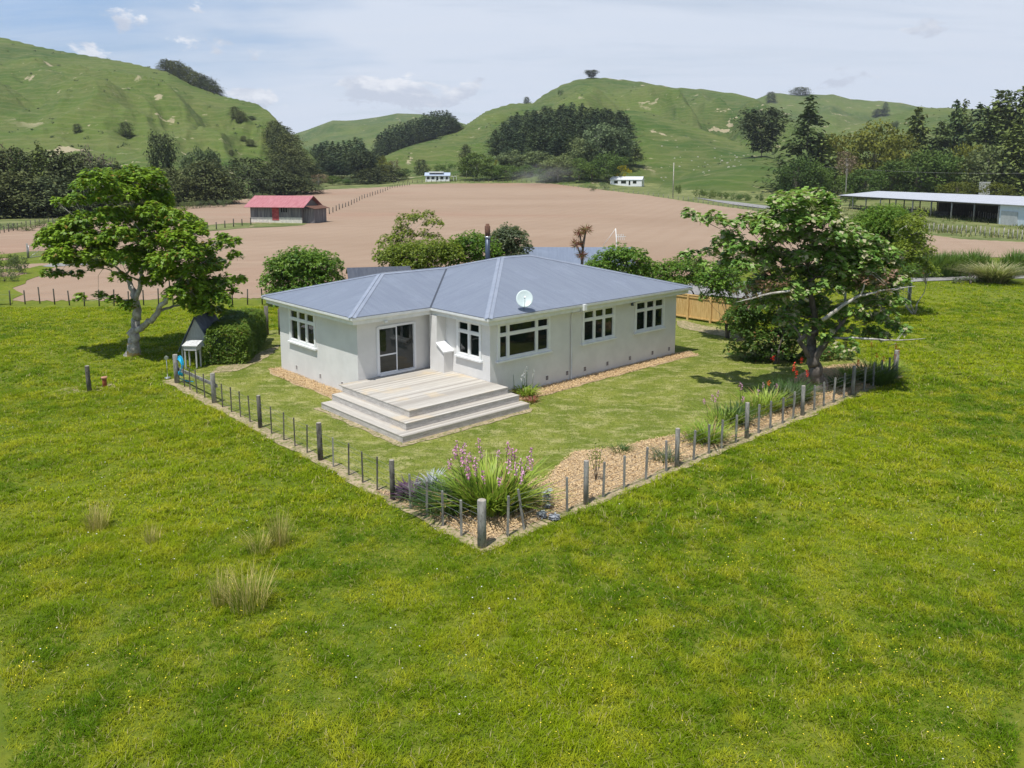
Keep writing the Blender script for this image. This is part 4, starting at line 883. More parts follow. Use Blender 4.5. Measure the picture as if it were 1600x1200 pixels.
# new paling fence behind the right end of the house
def pal(p, q, n_, lab):
    root = empty('paling_fence', (p[0], p[1], 0)); tag(root, lab, 'fence'); d = Vector((q[0] - p[0], q[1] - p[1], 0)); L = d.length; root.rotation_euler = (0, 0, math.atan2(d.y, d.x)); x_ = 0; w = MB(); rj = random.Random(3)
    while x_ < L - .1: w.box(x_ + .004, x_ + .146, -.02, 0, .12, 1.62 + rj.uniform(-.01, .01)); x_ += .15
    w.build('palings', M['newwood'], root); w = MB(); w.box(-.05, L + .05, -.07, .07, 1.64, 1.70); w.build('capping', M['newwood'], root)
    for zz_ in (.2, .42): w = MB(); w.box(0, L, -.065, -.022, zz_ - .04, zz_ + .04) if zz_ < .3 else w.box(0, L, -.065, -.022, 1.48, 1.57); w.build('rail', M['newwood'], root)
    for k in range(n_ + 1): x_ = L * k / n_; w = MB(); w.box(x_ - .06, x_ + .06, -.16, -.067, 0, 1.638); w.build('post', M['newwood'], root)
pal(w2(21.95, 9.0), w2(22.0, 2.1), 4, 'new golden timber paling fence between the house corner and the dark bushes')
# ------------------------------------------------------------------ tree kit
def rosettes(c, out, L, Wd, k, spread=.9):
    """k leaves round each centre c, opening along out"""
    n = len(c); cc_ = np.repeat(c, k, 0); oo = np.repeat(out, k, 0); t = unit(n * k) * spread + oo * .75; t /= np.linalg.norm(t, axis=1)[:, None]
    nr_ = unit(n * k) * .55 + np.array([0, 0, .8]) + oo * .3; l = L * (.65 + .6 * rng.rand(n * k)); return cards(cc_ + t * l[:, None] * .5, nr_, t, l, Wd / L * l, .12)
def crown_tree(name, label, cat_, base, trunk, blobs, leaf, bark, L=.22, Wd=.13, dens=60, k=7, tr=.26, extra=(), sub=None, flat=.8, group=None, trunkmats=None):
    """trunk/blobs given in world metres; branches grow from the nearest wood to every leafy clump"""
    root = empty(name, tuple(base)); tag(root, label, cat_, group); B = np.array(base); w = MB(); nodes = []
    def grow(pts, radii, n_=7):
        pts = [np.array(p) - B for p in pts]; P = []; Rr = []
        for i in range(len(pts) - 1):
            for t in np.linspace(0, 1, 5)[:-1]:
                p = pts[i] * (1 - t) + pts[i + 1] * t; P.append(p + (rng.normal(size=3) * radii[i] * .22 if i + t > .1 else 0)); Rr.append(radii[i] * (1 - t) + radii[i + 1] * t)
        P.append(pts[-1]); Rr.append(radii[-1]); w.tube(P, Rr, n_)
        for p, r_ in zip(P, Rr): nodes.append((p, r_))
    for pts, radii in trunk: grow(pts, radii, 10)
    nt_ = len(nodes); start = nodes[max(0, int(nt_ * .4))][0]
    order = sorted(range(len(blobs)), key=lambda i: np.linalg.norm(blobs[i][0] - B - start))
    for i in order:
        c, r_ = blobs[i][0] - B, blobs[i][1]
        cand = [(np.linalg.norm(c - p) * (1 + .35 * max(0, (p[2] - c[2]) / (np.linalg.norm(c - p) + .1))), q) for q, (p, _) in enumerate(nodes) if _ > .018 and q > nt_ * .25]
        if not cand: continue
        d, q = min(cand); p, pr = nodes[q]; r0 = min(pr * .72, .045 + .018 * d); Lg = np.linalg.norm(c - p)
        m1 = p * .66 + c * .34 + rng.normal(size=3) * Lg * .07 + np.array([0, 0, .05 * Lg]); m2 = p * .3 + c * .7 + rng.normal(size=3) * Lg * .07 + np.array([0, 0, .03 * Lg])
        grow([p + B, m1 + B, m2 + B, c + B], [r0, r0 * .75, r0 * .5, .016], 6)
        for _ in range(5):
            e_ = c + unit(1)[0] * r_ * np.array([1, 1, .7]); w.tube([c, c * .5 + e_ * .5 + rng.normal(size=3) * .04, e_], [.015, .011, .006], 4, cap=False)
    w.build('trunk', bark if not trunkmats else trunkmats, root)
    for pts, radii in extra: w = MB(); grow(pts, radii, 6); q0 = np.array(pts[-2]) - B; [w.tube([q0 + rng.normal(size=3) * .05, q0 + rng.normal(size=3) * .3], [.012, .004], 4, cap=False) for _ in range(4)]; tag(w.build('dead_limb', M['bark'], root), 'bare pale limb')
    cs, os_ = [], []
    for b_ in blobs:
        c, r_ = b_[0] - B, b_[1]; n = int(dens * DM * r_ * r_ * (b_[2] if len(b_) > 2 else 1)) + 5; d = unit(n); d[:, 2] = np.where(d[:, 2] < -.25, -d[:, 2] * .6, d[:, 2]); rr = r_ * (.45 + .6 * rng.rand(n) ** .5)
        cs.append(c + d * rr[:, None] * np.array([1, 1, flat])); os_.append(d)
    c = np.concatenate(cs); o_ = np.concatenate(os_); v, f = rosettes(c, o_, L, Wd, k); link('crown', mesh_np('crown', v, f, leaf), root); return root
def blobs_px(lst, Y, r_m, depth=1.8, seed=1):
    rj = random.Random(seed); out = []; xs = [b[0] for b in lst]; cx = (min(xs) + max(xs)) / 2; hwid = (max(xs) - min(xs)) / 2
    for b in lst:
        k = math.sqrt(max(.12, 1 - ((b[0] - cx) / hwid) ** 2)); s_ = b[2] if len(b) > 2 else 1
        for rep in range(2 if s_ >= 1 else 1):
            out.append((atd(b[0] + rj.uniform(-5, 5), b[1] + rj.uniform(-4, 4), Y + rj.uniform(-1, 1) * depth * k), r_m * s_ * rj.uniform(.85, 1.15)))
    return out
# left hand tree
DM = 1.9
BL = [(150,290),(176,283),(205,281),(235,284),(165,310),(195,306),(225,306),(245,312),(132,298,.7),(122,312,.7),(100,315,.55),(88,320,.4),(80,378),(97,366),(113,356),(132,350),(120,380),(95,396),(142,375),(88,404,.8),(103,415,.8),(78,432,.5),(92,430,.5),(122,432,.5),(150,400),(158,420,.7),(166,345),(190,340),(215,340),(240,335),(256,328,.6),(180,370),(205,372),(235,360),(260,350),(285,346),(275,375),(300,366),(312,355,.7),(245,386),(215,400),(190,404),(230,418),(256,410),(285,402),(310,396),(328,388,.8),(345,370,.5),(352,380,.5),(369,378,.45),(368,402,.5),(345,412,.7),(320,420),(290,430),(265,432),(240,440,.7),(186,437,.6),(300,450),(325,450),(350,444,.7),(374,441,.45),(366,452,.4),(330,470),(302,470),(275,458,.8),(316,484,.8),(336,490,.7),(125,466,.35),(152,466,.4),(176,470,.45),(198,478,.5),(130,410,.7),(228,335,.9),(160,385)]
YL = 40.4; bs = hit(209, 557); tp = lambda x, y, dy=0: atd(x, y, YL + dy)
crown_tree('spreading_tree', 'broad green tree with pale trunk and yellow lichen standing in the left pasture', 'tree', bs,
           [([tp(209, 561), tp(207, 535), tp(209, 522), tp(214, 505), tp(214, 485), tp(211, 465), tp(204, 445, .3), tp(190, 425, .4)], [.40, .28, .25, .23, .21, .18, .13, .08]),
            ([tp(211, 520), tp(224, 510, -.2), tp(240, 500, -.5), tp(250, 480, -.8), tp(262, 466, -1), tp(275, 455, -1)], [.17, .16, .15, .13, .10, .07]),
            ([tp(212, 468), tp(219, 445, -.3), tp(222, 420, -.3), tp(228, 400, 0)], [.14, .11, .09, .06])],
           blobs_px(BL, YL, .74, 2.6, 3), M['leafL'], M['bark'], .235, .135, 76, 7)
w = MB(); w.tube([np.array(tp(209, 556, -.02)), np.array(tp(208, 545, -.02)), np.array(tp(207.5, 535, -.02))], [.345, .30, .285], 12, cap=False)
li = w.build('lichen_patch', M['lichen']); par = [o_ for o_ in COL.objects if o_.name == 'spreading_tree'][0]; li.parent = par; li.location = -Vector(par.location)
# right hand tree
DM = 1.25
BR = [(1225,320),(1250,314),(1275,318),(1298,325,.8),(1202,345),(1230,345),(1260,345),(1290,345),(1312,352,.8),(1082,338,.55),(1100,342,.6),(1120,345,.6),(1140,350,.7),(1160,352,.7),(1178,346,.6),(1188,365,.8),(1150,370,.5),(1072,400,.5),(1088,404,.55),(1106,398,.6),(1122,386,.65),(1140,398,.7),(1100,412,.5),(1158,395,.6),(1178,385,.6),(1215,375),(1245,375),(1280,378),(1310,372),(1330,362,.7),(1225,405),(1255,405),(1290,400),(1320,400),(1345,386,.8),(1368,392,.8),(1245,430),(1280,430),(1310,425),(1340,415),(1372,412,.8),(1382,430,.7),(1260,455),(1230,460),(1300,450),(1330,440),(1350,452,.7),(1270,480),(1240,490),(1300,490),(1330,492,.9),(1355,500,.9),(1380,502,.8),(1400,508,.6),(1408,520,.45),(1280,512),(1250,518,.9),(1225,500,.8),(1322,520,.8),(1350,524,.7),(1384,526,.5),(1300,535,.7),(1210,470,.8),(1200,420,.7),(1350,474,.8),(1395,398,.7),(1402,472,.6),(1376,478,.8),(1360,425,.9),(1395,415,.6),(1388,455,.6),(1340,455,.8),(1185,440,.6),(1165,418,.6),(1370,520,.7),(1330,540,.7),(1340,372,.8),(1358,380,.8),(1335,400),(1358,405),(1380,408,.8),(1398,410,.7),(1345,428),(1368,432,.9),(1390,436,.8),(1405,440,.6),(1320,380,.9),(1310,398),(1360,452,.7),(1318,360,.8),(1300,345,.8),(1132,374,.7),(1152,386,.8),(1176,402,.9),(1196,396),(1186,420,.9),(1160,416,.8),(1136,414,.7),(1206,440,.9),(1182,450,.8),(1192,478,.8),(1205,360,.9)]
YR = 33.4; tq = lambda x, y, dy=0: atd(x, y, YR + dy); bs = hit(1277, 612)
crown_tree('spreading_tree', 'large leafed tree with dark leaning trunk and bare pale limbs over the flower bed', 'tree', bs,
           [([tq(1279, 618), tq(1277, 590), tq(1272, 570), tq(1266, 552), tq(1268, 535, .2), tq(1275, 510, .3), tq(1270, 480, .3), tq(1262, 440, .3)], [.36, .30, .28, .25, .20, .16, .13, .08]),
            ([tq(1266, 558), tq(1256, 545, -.3), tq(1248, 532, -.4), tq(1262, 521, -.5), tq(1278, 517, -.4)], [.10, .10, .09, .085, .07]),
            ([tq(1272, 565), tq(1285, 540, -.4), tq(1298, 525, -.4), tq(1320, 500, -.6)], [.16, .14, .11, .07])],
           blobs_px(BR, YR, .60, 1.7, 8), M['leafR'], M['barkdark'], .25, .17, 74, 6,
           extra=[([tq(1285, 500, -.9), tq(1315, 478, -1.2), tq(1345, 462, -1.3), tq(1375, 455, -1.3), tq(1408, 450, -1.2), tq(1430, 447, -1)], [.09, .075, .055, .04, .025, .01]),
                  ([tq(1300, 528, -.6), tq(1337, 528, -1), tq(1364, 530, -1), tq(1400, 532, -.9), tq(1446, 529, -.8)], [.06, .05, .045, .03, .01]),
                  ([tq(1262, 470, -.9), tq(1235, 455, -1.4), tq(1205, 458, -1.6), tq(1175, 466, -1.6), tq(1150, 472, -1.5)], [.07, .055, .045, .03, .01]),
                  ([tq(1345, 462, -1.3), tq(1352, 440, -1.3), tq(1362, 425, -1.3), tq(1378, 420, -1.2)], [.04, .03, .02, .01])])
dd = [(1385,445),(1372,440),(1390,425),(1358,436),(1200,450),(1180,455),(1165,462),(1215,445),(1345,440)]
par = [o_ for o_ in COL.objects if o_.name == 'spreading_tree.001'][0]; B_r = np.array(par.location)
c = np.concatenate([atd(x, y, YR - 1.3) - B_r + rng.normal(size=(16, 3)) * .22 for x, y in dd]); v, f = rosettes(c, unit(len(c)), .17, .08, 4); tag(link('dead_leaves', mesh_np('dead_leaves', v, f, M['leafDead']), par), 'brown dried leaf clusters')

DM = 2.6
def shrub(name, label, cat_, lst, Y, r_m, leaf, L=.13, Wd=.07, dens=70, k=6, depth=1.0, bark='barkdark', group=None, seed=5, flat=.85):
    bl = blobs_px(lst, Y, r_m, depth, seed); cx = sum(b[0] for b in lst) / len(lst); g0 = atd(cx, 500, Y); z = gz(g0[0], Y); base = np.array([g0[0], Y, z])
    stems = [([base + np.array([rng.normal() * .1, rng.normal() * .1, 0]), base + np.array([rng.normal() * .3, rng.normal() * .3, .8])], [.07, .05]) for _ in range(3)]
    return crown_tree(name, label, cat_, base, stems, bl, leaf, M[bark], L, Wd, dens, k, group=group, flat=flat)
# shrubs round the house
shrub('round_bush', 'dense squarish green bush behind the left end of the farmhouse roof', 'bush', [(440,415),(462,410),(485,412),(505,420),(437,438),(460,432),(484,432),(508,438),(445,458),(470,455),(498,455),(520,447,.6),(455,478),(490,478)], 57, 1.2, M['leafBush'], .2, .1, 60)
shrub('open_tree', 'thin crowned small tree with pale stems behind the farmhouse roof', 'tree', [(632,345,.7),(648,338,.7),(622,358,.7),(628,375,.9),(615,385,.9),(668,340,.6),(675,355,.7),(665,372,.6),(640,362,.5),(650,385,.6),(632,395),(612,402,.9),(676,372,.5)], 60, 1.0, M['leafBushY'], .2, .09, 52, bark='bark')
shrub('round_bush', 'low spreading bush in front of the thin crowned small tree', 'bush', [(605,400),(625,402),(650,398),(675,394),(700,390),(610,412),(632,412),(655,408),(678,402),(700,398),(645,425),(670,420)], 56, 1.05, M['leafBushY'], .17, .09, 46)
shrub('round_bush', 'round green bush beside the black flue', 'bush', [(705,392),(722,385),(740,382),(758,392),(712,408),(732,402),(752,408),(770,402,.8)], 58, 1.0, M['leafBush'], .18, .1, 52)
shrub('round_bush', 'dense upright bush standing alone above the farmhouse ridge', 'bush', [(778,375),(792,367),(806,374),(774,390),(792,386),(812,390),(785,402),(806,402)], 60, .95, M['leafGrey'], .18, .1, 56)
shrub('round_bush', 'glossy domed bush in front of the blue grey garage roof', 'bush', [(935,415),(955,405),(975,402),(992,410),(1008,420),(945,428),(970,422),(995,432),(1015,438,.8),(925,425,.7)], 50, .85, M['leafBush'], .15, .1, 75)
shrub('hedge', 'long clipped hedge behind the right half of the farmhouse', 'hedge', [(1025,425),(1045,422),(1065,424),(1085,422),(1105,424),(1128,424),(1150,422),(1035,440),(1060,440),(1085,438),(1110,440),(1140,440)], 58, .95, M['leafBush'], .16, .09, 52, depth=.8)
shrub('round_bush', 'leafy bush at the end of the paling fence under the right hand tree', 'bush', [(1105,430),(1122,428),(1140,432),(1112,448),(1130,450),(1148,452),(1110,465,.8),(1128,470,.8),(1146,478,.8),(1150,495),(1140,505,.8),(1160,510),(1165,490)], 45, .7, M['leafBush'], .16, .09, 62)
shrub('dark_shrub', 'large dark shrub on the lawn edge left of the leaning trunk', 'shrub', [(1165,480),(1190,475),(1215,480),(1155,500),(1180,500),(1205,502),(1230,500),(1160,522),(1185,525),(1210,525),(1235,522),(1175,545),(1200,548),(1225,548),(1245,540),(1190,560,.8),(1215,562,.8),(1240,560,.8),(1165,458,.8),(1190,455),(1150,545,.8),(1170,565,.8),(1195,575,.7),(1225,578,.7),(1250,575,.8),(1270,560),(1290,550),(1300,570,.8),(1275,580,.7),(1315,555,.8)], 39.5, .62, M['leafHedge'], .15, .09, 72)
shrub('round_bush', 'yellow green bush behind the crown of the right hand tree', 'bush', [(1190,440),(1210,438),(1230,445),(1250,450),(1215,460),(1200,470,.8),(1235,470)], 38.5, .55, M['leafBushY'], .14, .08, 50)
shrub('feathery_bush', 'feathery bright green conifer bush right of the large leafed tree', 'bush', [(1345,362),(1365,345),(1380,335,.7),(1395,345),(1400,335,.6),(1410,360),(1385,365),(1360,375),(1340,372),(1405,380),(1350,350),(1372,355),(1390,358),(1335,378),(1420,378),(1330,392),(1350,395),(1375,392),(1400,395)], 57, 1.15, M['leafBush'], .16, .05, 90)
shrub('open_tree', 'yellowing small tree with grey twigs at the driveway gate', 'tree', [(1428,345,.7),(1432,360,.8),(1415,375),(1440,378,.9),(1425,395),(1445,400,.8),(1455,390,.5),(1410,405,.9),(1440,420,.7),(1395,415,.8),(1420,352),(1435,340,.7),(1410,392),(1430,410),(1450,425,.8),(1400,432)], 53, .9, M['leafBushY'], .16, .08, 52, bark='bark')
shrub('dark_shrub', 'dark spreading shrub with black stems beside the wire gate', 'shrub', [(1350,430),(1375,440),(1400,435),(1425,430),(1345,455,.8),(1380,460,.8),(1410,450,.8)], 50, .65, M['leafHedge'], .15, .08, 48)
# clipped hedge by the shelter: leafy box
def leafy_box(name, label, p0, p1, wd, h0, h1, leaf, dens=900, L=.10):
    d = np.array([p1[0] - p0[0], p1[1] - p0[1]]); Ln = np.linalg.norm(d); ang = math.atan2(d[1], d[0]); root = empty(name, (p0[0], p0[1], gz(*p0[:2])), ang); tag(root, label, 'hedge')
    n = int((Ln * (h0 + h1) + Ln * wd + wd * 2 * h0) * dens / 6); c = np.empty((n, 3)); o_ = np.zeros((n, 3)); q = rng.rand(n); s = rng.rand(n, 3)
    for i in range(n):
        k = q[i]
        if k < .36: c[i] = (s[i, 0] * Ln, s[i, 1] * wd, 1); o_[i, 2] = 1
        elif k < .85: sd = -1 if s[i, 2] < .6 else 1; c[i] = (s[i, 0] * Ln, wd * (0 if sd < 0 else 1), s[i, 1]); o_[i, 1] = sd
        else: sd = -1 if s[i, 2] < .5 else 1; c[i] = (Ln * (0 if sd < 0 else 1), s[i, 0] * wd, s[i, 1]); o_[i, 0] = sd
    hh = h0 + (h1 - h0) * c[:, 0] / Ln; lump = fbm(c[:, 0] * 1.1, c[:, 1] * 2 + c[:, 2] * 2, 3) * .10; c[:, 2] = .1 + c[:, 2] * (hh - .1)
    ed = np.clip((c[:, 2] / hh - .75) / .25, 0, 1); c[:, 1] = wd / 2 + (c[:, 1] - wd / 2) * (1 - .12 * ed); c += o_ * lump[:, None] + rng.normal(size=(n, 3)) * .05
    v, f = rosettes(c, o_, L, L * .55, 5); link('foliage', mesh_np('foliage', v, f, leaf), root)
    w = MB()
    for k in range(int(Ln / .5)): x_ = .3 + k * .5; w.tube([(x_, wd / 2, -.05), (x_ + .05, wd / 2 + .05, .6), (x_, wd / 2 - .05, min(h0, h1) - .35)], [.04, .03, .015], 6)
    w.build('stems', M['barkdark'], root); return root
p0 = hit(352, 574); p1 = hit(412, 534)
leafy_box('clipped_hedge', 'clipped dark green hedge beside the grey A frame shelter', w2(-4.75, 13.1), w2(-1.5, 18.0), 1.9, 1.75, 1.8, M['leafClip'], 2000, .085)
# agapanthus hedge by the driveway
def straps(base, n, H, spread, wd, lean=1.0, seg=3, rad=.3, curl=.8):
    az = rng.rand(n) * 2 * np.pi; r_ = rad * np.sqrt(rng.rand(n)); b = np.array(base) + np.column_stack([np.cos(az) * r_, np.sin(az) * r_, 0 * az]); az2 = az + rng.normal(size=n) * .5; h = H * (.55 + .5 * rng.rand(n))
    return blades(b, h, spread * lean * (.3 + .9 * rng.rand(n)) * (.4 + r_ / max(rad, .01)), az2, wd * (.7 + .6 * rng.rand(n)), curl * (.5 + .7 * rng.rand(n)), seg)
def aga(px0, px1, y0, y1, lab, hgt_=3.0):
    a = hit(px0, y0); b = hit(px1, y1); root = empty('strap_leaf_hedge', a); tag(root, lab, 'hedge'); Ln = np.linalg.norm(b - a); n = int(Ln / .45); parts = []
    for k in range(n):
        for rr in (-1, 0, 1): p = a + (b - a) * (k + rng.rand()) / n + np.array([0, rr * .8, 0]) - a; parts.append(straps(p, 95, hgt_ * rng.uniform(.85, 1.15), .8, .09, seg=3))
    v, f = cat(parts); link('leaves', mesh_np('leaves', v, f, M['hedgestrap']), root)
aga(1425, 1535, 433, 429, 'dark strap leaved hedge lining the driveway left of the flax'); aga(1574, 1680, 429, 425, 'dark strap leaved hedge at the right edge of the photo beyond the flax')
# flax / toetoe
def clump(name, label, cat_, px, py, n, H, spread, wd, leafm, group=None, rad=.3, curl=.8, flower=None, base=None, seg=3):
    p = hit(px, py) if base is None else np.array(base); root = empty(name, tuple(p)); tag(root, label, cat_, group)
    v, f = straps((0, 0, 0), n, H, spread, wd, seg=seg, rad=rad, curl=curl); link('leaves', mesh_np('leaves', v, f, leafm), root)
    if flower:
        fm, nf, hf, size, droop = flower
        for k in range(nf):
            a = rng.rand() * 6.28; r_ = rad * math.sqrt(rng.rand()) * 1.3; x_, y_ = math.cos(a) * r_, math.sin(a) * r_; lx = math.cos(a) * spread * .45 * rng.rand(); ly = math.sin(a) * spread * .45 * rng.rand(); h = hf * rng.uniform(.8, 1.12)
            w = MB(); w.tube([(x_, y_, 0), (x_ + lx * .4, y_ + ly * .4, h * .6), (x_ + lx, y_ + ly, h)], [.009, .007, .005], 4, cap=False); m_ = 30; t = np.sort(rng.rand(m_)); wd_ = size * (.16 + .22 * np.sin(np.pi * np.clip(t, .05, 1)))
            c = np.column_stack([x_ + lx + rng.normal(size=m_) * wd_ * .7, y_ + ly + rng.normal(size=m_) * wd_ * .7, h - t * size * droop]); v, f = cards(c, unit(m_), unit(m_), size * .42, size * .3); i0 = len(w.v); w.v += [tuple(q) for q in v]; w.f += [tuple(int(i) + i0 for i in q) for q in f]; w.m += [1] * len(f); w.sm += [False] * len(f)
            w.build('flower_spike', [M['strapdark'], fm], root)
    return root
clump('flax_bush', 'big arching pale green flax clump beside the driveway', 'flax', 1553, 441, 1200, 2.5, 2.4, .09, M['flaxleaf'], rad=1.0, curl=.9)
shrub('round_bush', 'low scruffy bush left of the flax clump', 'bush', [(1495,438,.8),(1510,434,.8),(1525,437,.8)], 69, .6, M['leafGrey'], .14, .07, 40)
# big watsonia clump and bed plants
clump('flowering_clump', 'large fan of upright strap leaves with pink flower spikes behind the corner post', 'plant', 768, 793, 620, 1.45, 1.0, .085, M['strap'], rad=.75, curl=.55, flower=(M['pink'], 30, 1.6, .15, 2.4))
clump('low_leafy_clump', 'dark green floppy leaf clump left of the corner post inside the fence', 'plant', 700, 795, 360, .8, .9, .05, M['strapdark'], rad=.6, curl=.8)
clump('low_leafy_clump', 'green floppy leaf clump right of the pink flower spikes', 'plant', 812, 790, 230, .75, .9, .04, M['strap'], rad=.4, curl=.8)
clump('purple_plant', 'small dark purple leaved plant behind the left fence battens', 'plant', 645, 777, 240, .48, .5, .07, M['purple'], rad=.3)
clump('silver_plant', 'small silvery purple plant between the purple one and the pink flower clump', 'plant', 676, 767, 130, .75, .4, .08, M['silver'], rad=.15)
def succ(px, py, lab, H):
    p = hit(px, py); root = empty('silver_succulent', p); tag(root, lab, 'succulent'); w = MB(); w.tube([(0, 0, 0), (.03, 0, H * .6), (.0, 0, H)], [.03, .025, .02], 6); w.build('stem', M['strapdark'], root)
    t = np.repeat(np.linspace(.15, 1, 7), 9); n = len(t); az = rng.rand(n) * 6.28; d = np.column_stack([np.cos(az), np.sin(az), 0 * az + .25]); c = np.column_stack([0 * t, 0 * t, t * H]) + d * .09; v, f = cards(c, d * .2 + np.array([0, 0, 1]) + rng.normal(size=(n, 3)) * .2, d, .17, .08); link('leaves', mesh_np('leaves', v, f, M['silver']), root)
succ(855, 795, 'upright silver grey succulent on the mulch', .55); succ(846, 809, 'low silver grey succulent lying by the fence', .15); succ(866, 812, 'tiny silver grey succulent beside the low one', .12)
clump('flowering_clump', 'sparse strap leaf plant with pink flowers behind the right fence, nearest the lawn middle', 'plant', 1128, 668, 150, 1.0, .8, .035, M['strap'], rad=.45, curl=.7, flower=(M['pink'], 5, 1.2, .11, 2.2))
clump('flowering_clump', 'strap leaf plant with a few pink flowers left of the leaning trunk', 'plant', 1178, 648, 170, 1.15, .8, .035, M['strap'], rad=.5, curl=.6, flower=(M['pink'], 5, 1.35, .10, 2.2))
clump('yellowing_clump', 'yellowing strap leaf clump beside the sixth stout fence post', 'plant', 1092, 690, 130, .75, .8, .035, M['strap'], rad=.4, curl=.8)
clump('low_leafy_clump', 'small dark green tuft at the lawn edge of the mulch bed', 'plant', 968, 706, 90, .35, .45, .03, M['strapdark'], rad=.25)
clump('low_leafy_clump', 'grey green weedy tuft beside the second stout post right of the corner', 'plant', 1040, 720, 120, .55, .5, .03, M['leafGrey'], rad=.35)
clump('poker_plant', 'red hot poker clump with scarlet heads left of the leaning trunk', 'plant', 1236, 625, 520, 1.0, .9, .045, M['strapdark'], rad=.65, curl=.7, flower=(M['red'], 6, 1.75, .13, 2.2))
clump('poker_plant', 'red hot poker clump with orange heads near the right end post', 'plant', 1368, 598, 520, 1.1, .8, .045, M['strapdark'], rad=.7, curl=.6, flower=(M['orange'], 7, 1.7, .12, 2.2))
clump('poker_plant', 'yellow bronze strap leaf plant with an orange head right of the leaning trunk', 'plant', 1330, 594, 260, .9, .9, .045, M['strap'], rad=.25, curl=.6, flower=(M['orange'], 1, 1.3, .15, 1.8))
clump('poker_plant', 'thin poker clump with one orange head at the lawn shadow edge', 'plant', 1210, 622, 180, .9, .6, .03, M['strapdark'], rad=.35, curl=.6, flower=(M['orange'], 1, 1.0, .13, 1.8))
clump('white_flower_plant', 'leafy green plant with drooping white flowers against the farmhouse wall', 'plant', 820, 618, 150, .62, .6, .07, M['strap'], rad=.38, curl=.9, flower=(M['whitepetal'], 6, 1.15, .10, 3.2))
clump('bronze_plant', 'small reddish brown plant at the foot of the white flowered one', 'plant', 830, 628, 60, .3, .35, .05, M['strapred'], rad=.25)
def twig(px, py, lab, H, lm):
    p = hit(px, py); root = empty('spindly_shrub', p); tag(root, lab, 'shrub'); w = MB(); cs = []
    for k in range(4):
        a = k * 1.6; e = Vector((math.cos(a) * .18, math.sin(a) * .18, H * random.uniform(.75, 1))); w.tube([(0, 0, 0), (e.x * .5, e.y * .5, H * .45), tuple(e)], [.014, .01, .005], 5); cs.append(np.array(e) * (.5 + .5 * rng.rand(34)[:, None]) + rng.normal(size=(34, 3)) * .07)
    w.build('stem', M['barkdark'], root); c = np.concatenate(cs); v, f = cards(c, unit(len(c)), unit(len(c)), .08, .035); link('foliage', mesh_np('foliage', v, f, lm), root)
twig(931, 752, 'spindly brown stemmed shrub on the mulch beside the second post right of the corner', 1.15, M['leafBushY'])
# dry rush tussocks in the pasture
for (px, py, n, H, sp_, rad, lab) in [(152, 826, 130, .72, .28, .26, 'dry pale rush tussock furthest left in the pasture'), (238, 848, 60, .5, .22, .2, 'smallest dry rush tussock in the pasture'), (405, 862, 110, .6, .4, .28, 'wide green based rush tussock left of the tallest one'), (438, 852, 110, .95, .3, .22, 'tall pale seeding rush tussock in the middle of the left pasture'), (345, 944, 100, .75, .25, .2, 'rush tussock at the left of the nearest pair'), (388, 950, 180, .85, .42, .38, 'widest straw coloured rush tussock nearest the camera')]:
    clump('rush_tussock', lab, 'tussock', px, py, int(n * 1.6), H * 1.15, sp_ * .9, .012, M['tussock'], 'dry rush tussocks in the pasture', rad, .35, seg=3)
# cabbage tree
p = atd(908, 410, 57); cb = empty('cabbage_tree', (p[0], 57, 0)); tag(cb, 'bronze leaved cabbage tree rising above the farmhouse roof', 'tree'); zt = atd(908, 358, 57)[2]; w = MB(); hp_ = [(-.15, 0, zt - .35), (.35, .1, zt - .1), (-.35, 0, zt - 1.1), (.05, 0, zt - 1.9), (-.7, .2, zt - 2.2)]
w.tube([(0, 0, 0), (.05, 0, 2.2), (.1, 0, zt - 1.5), (.3, .1, zt - .2)], [.16, .12, .09, .06], 8)
for h in hp_[:-1]: w.tube([(.08, 0, max(1, h[2] - 1)), h], [.07, .05], 6)
w.build('trunk', M['barkdark'], cb); c_ = []; t_ = []
for h in hp_[:4]:
    d = unit(80); d[:, 2] = d[:, 2] * .8 + .15; c_.append(np.array(h) + d * .32); t_.append(d)
c_ = np.concatenate(c_); t_ = np.concatenate(t_); v, f = cards(c_, unit(len(c_)), t_, .62, .05, .1); link('crown', mesh_np('crown', v, f, M['strapred']), cb)

for px, py, n, H, lm, lab in [(1108, 690, 260, .85, 'strap', 'yellow green strap leaf clump behind the fence, left of the sparse pink flowered plant'), (1152, 662, 260, .95, 'strapdark', 'dark strap leaf clump between the two sparse pink flowered plants'), (1200, 642, 300, 1.05, 'strap', 'tall strap leaf clump just left of the red hot pokers'), (1222, 634, 260, .9, 'silver', 'greyish leafed clump in front of the red hot pokers'), (1312, 604, 220, .6, 'strapdark', 'low dark clump in the mulch right of the leaning trunk'), (1385, 588, 260, .95, 'strap', 'green strap leaf clump against the right end post')]:
    clump('border_clump', lab, 'plant', px, py, n, H, .75, .045, M[lm] if lm != 'silver' else M['leafGrey'], None, .4, .6)
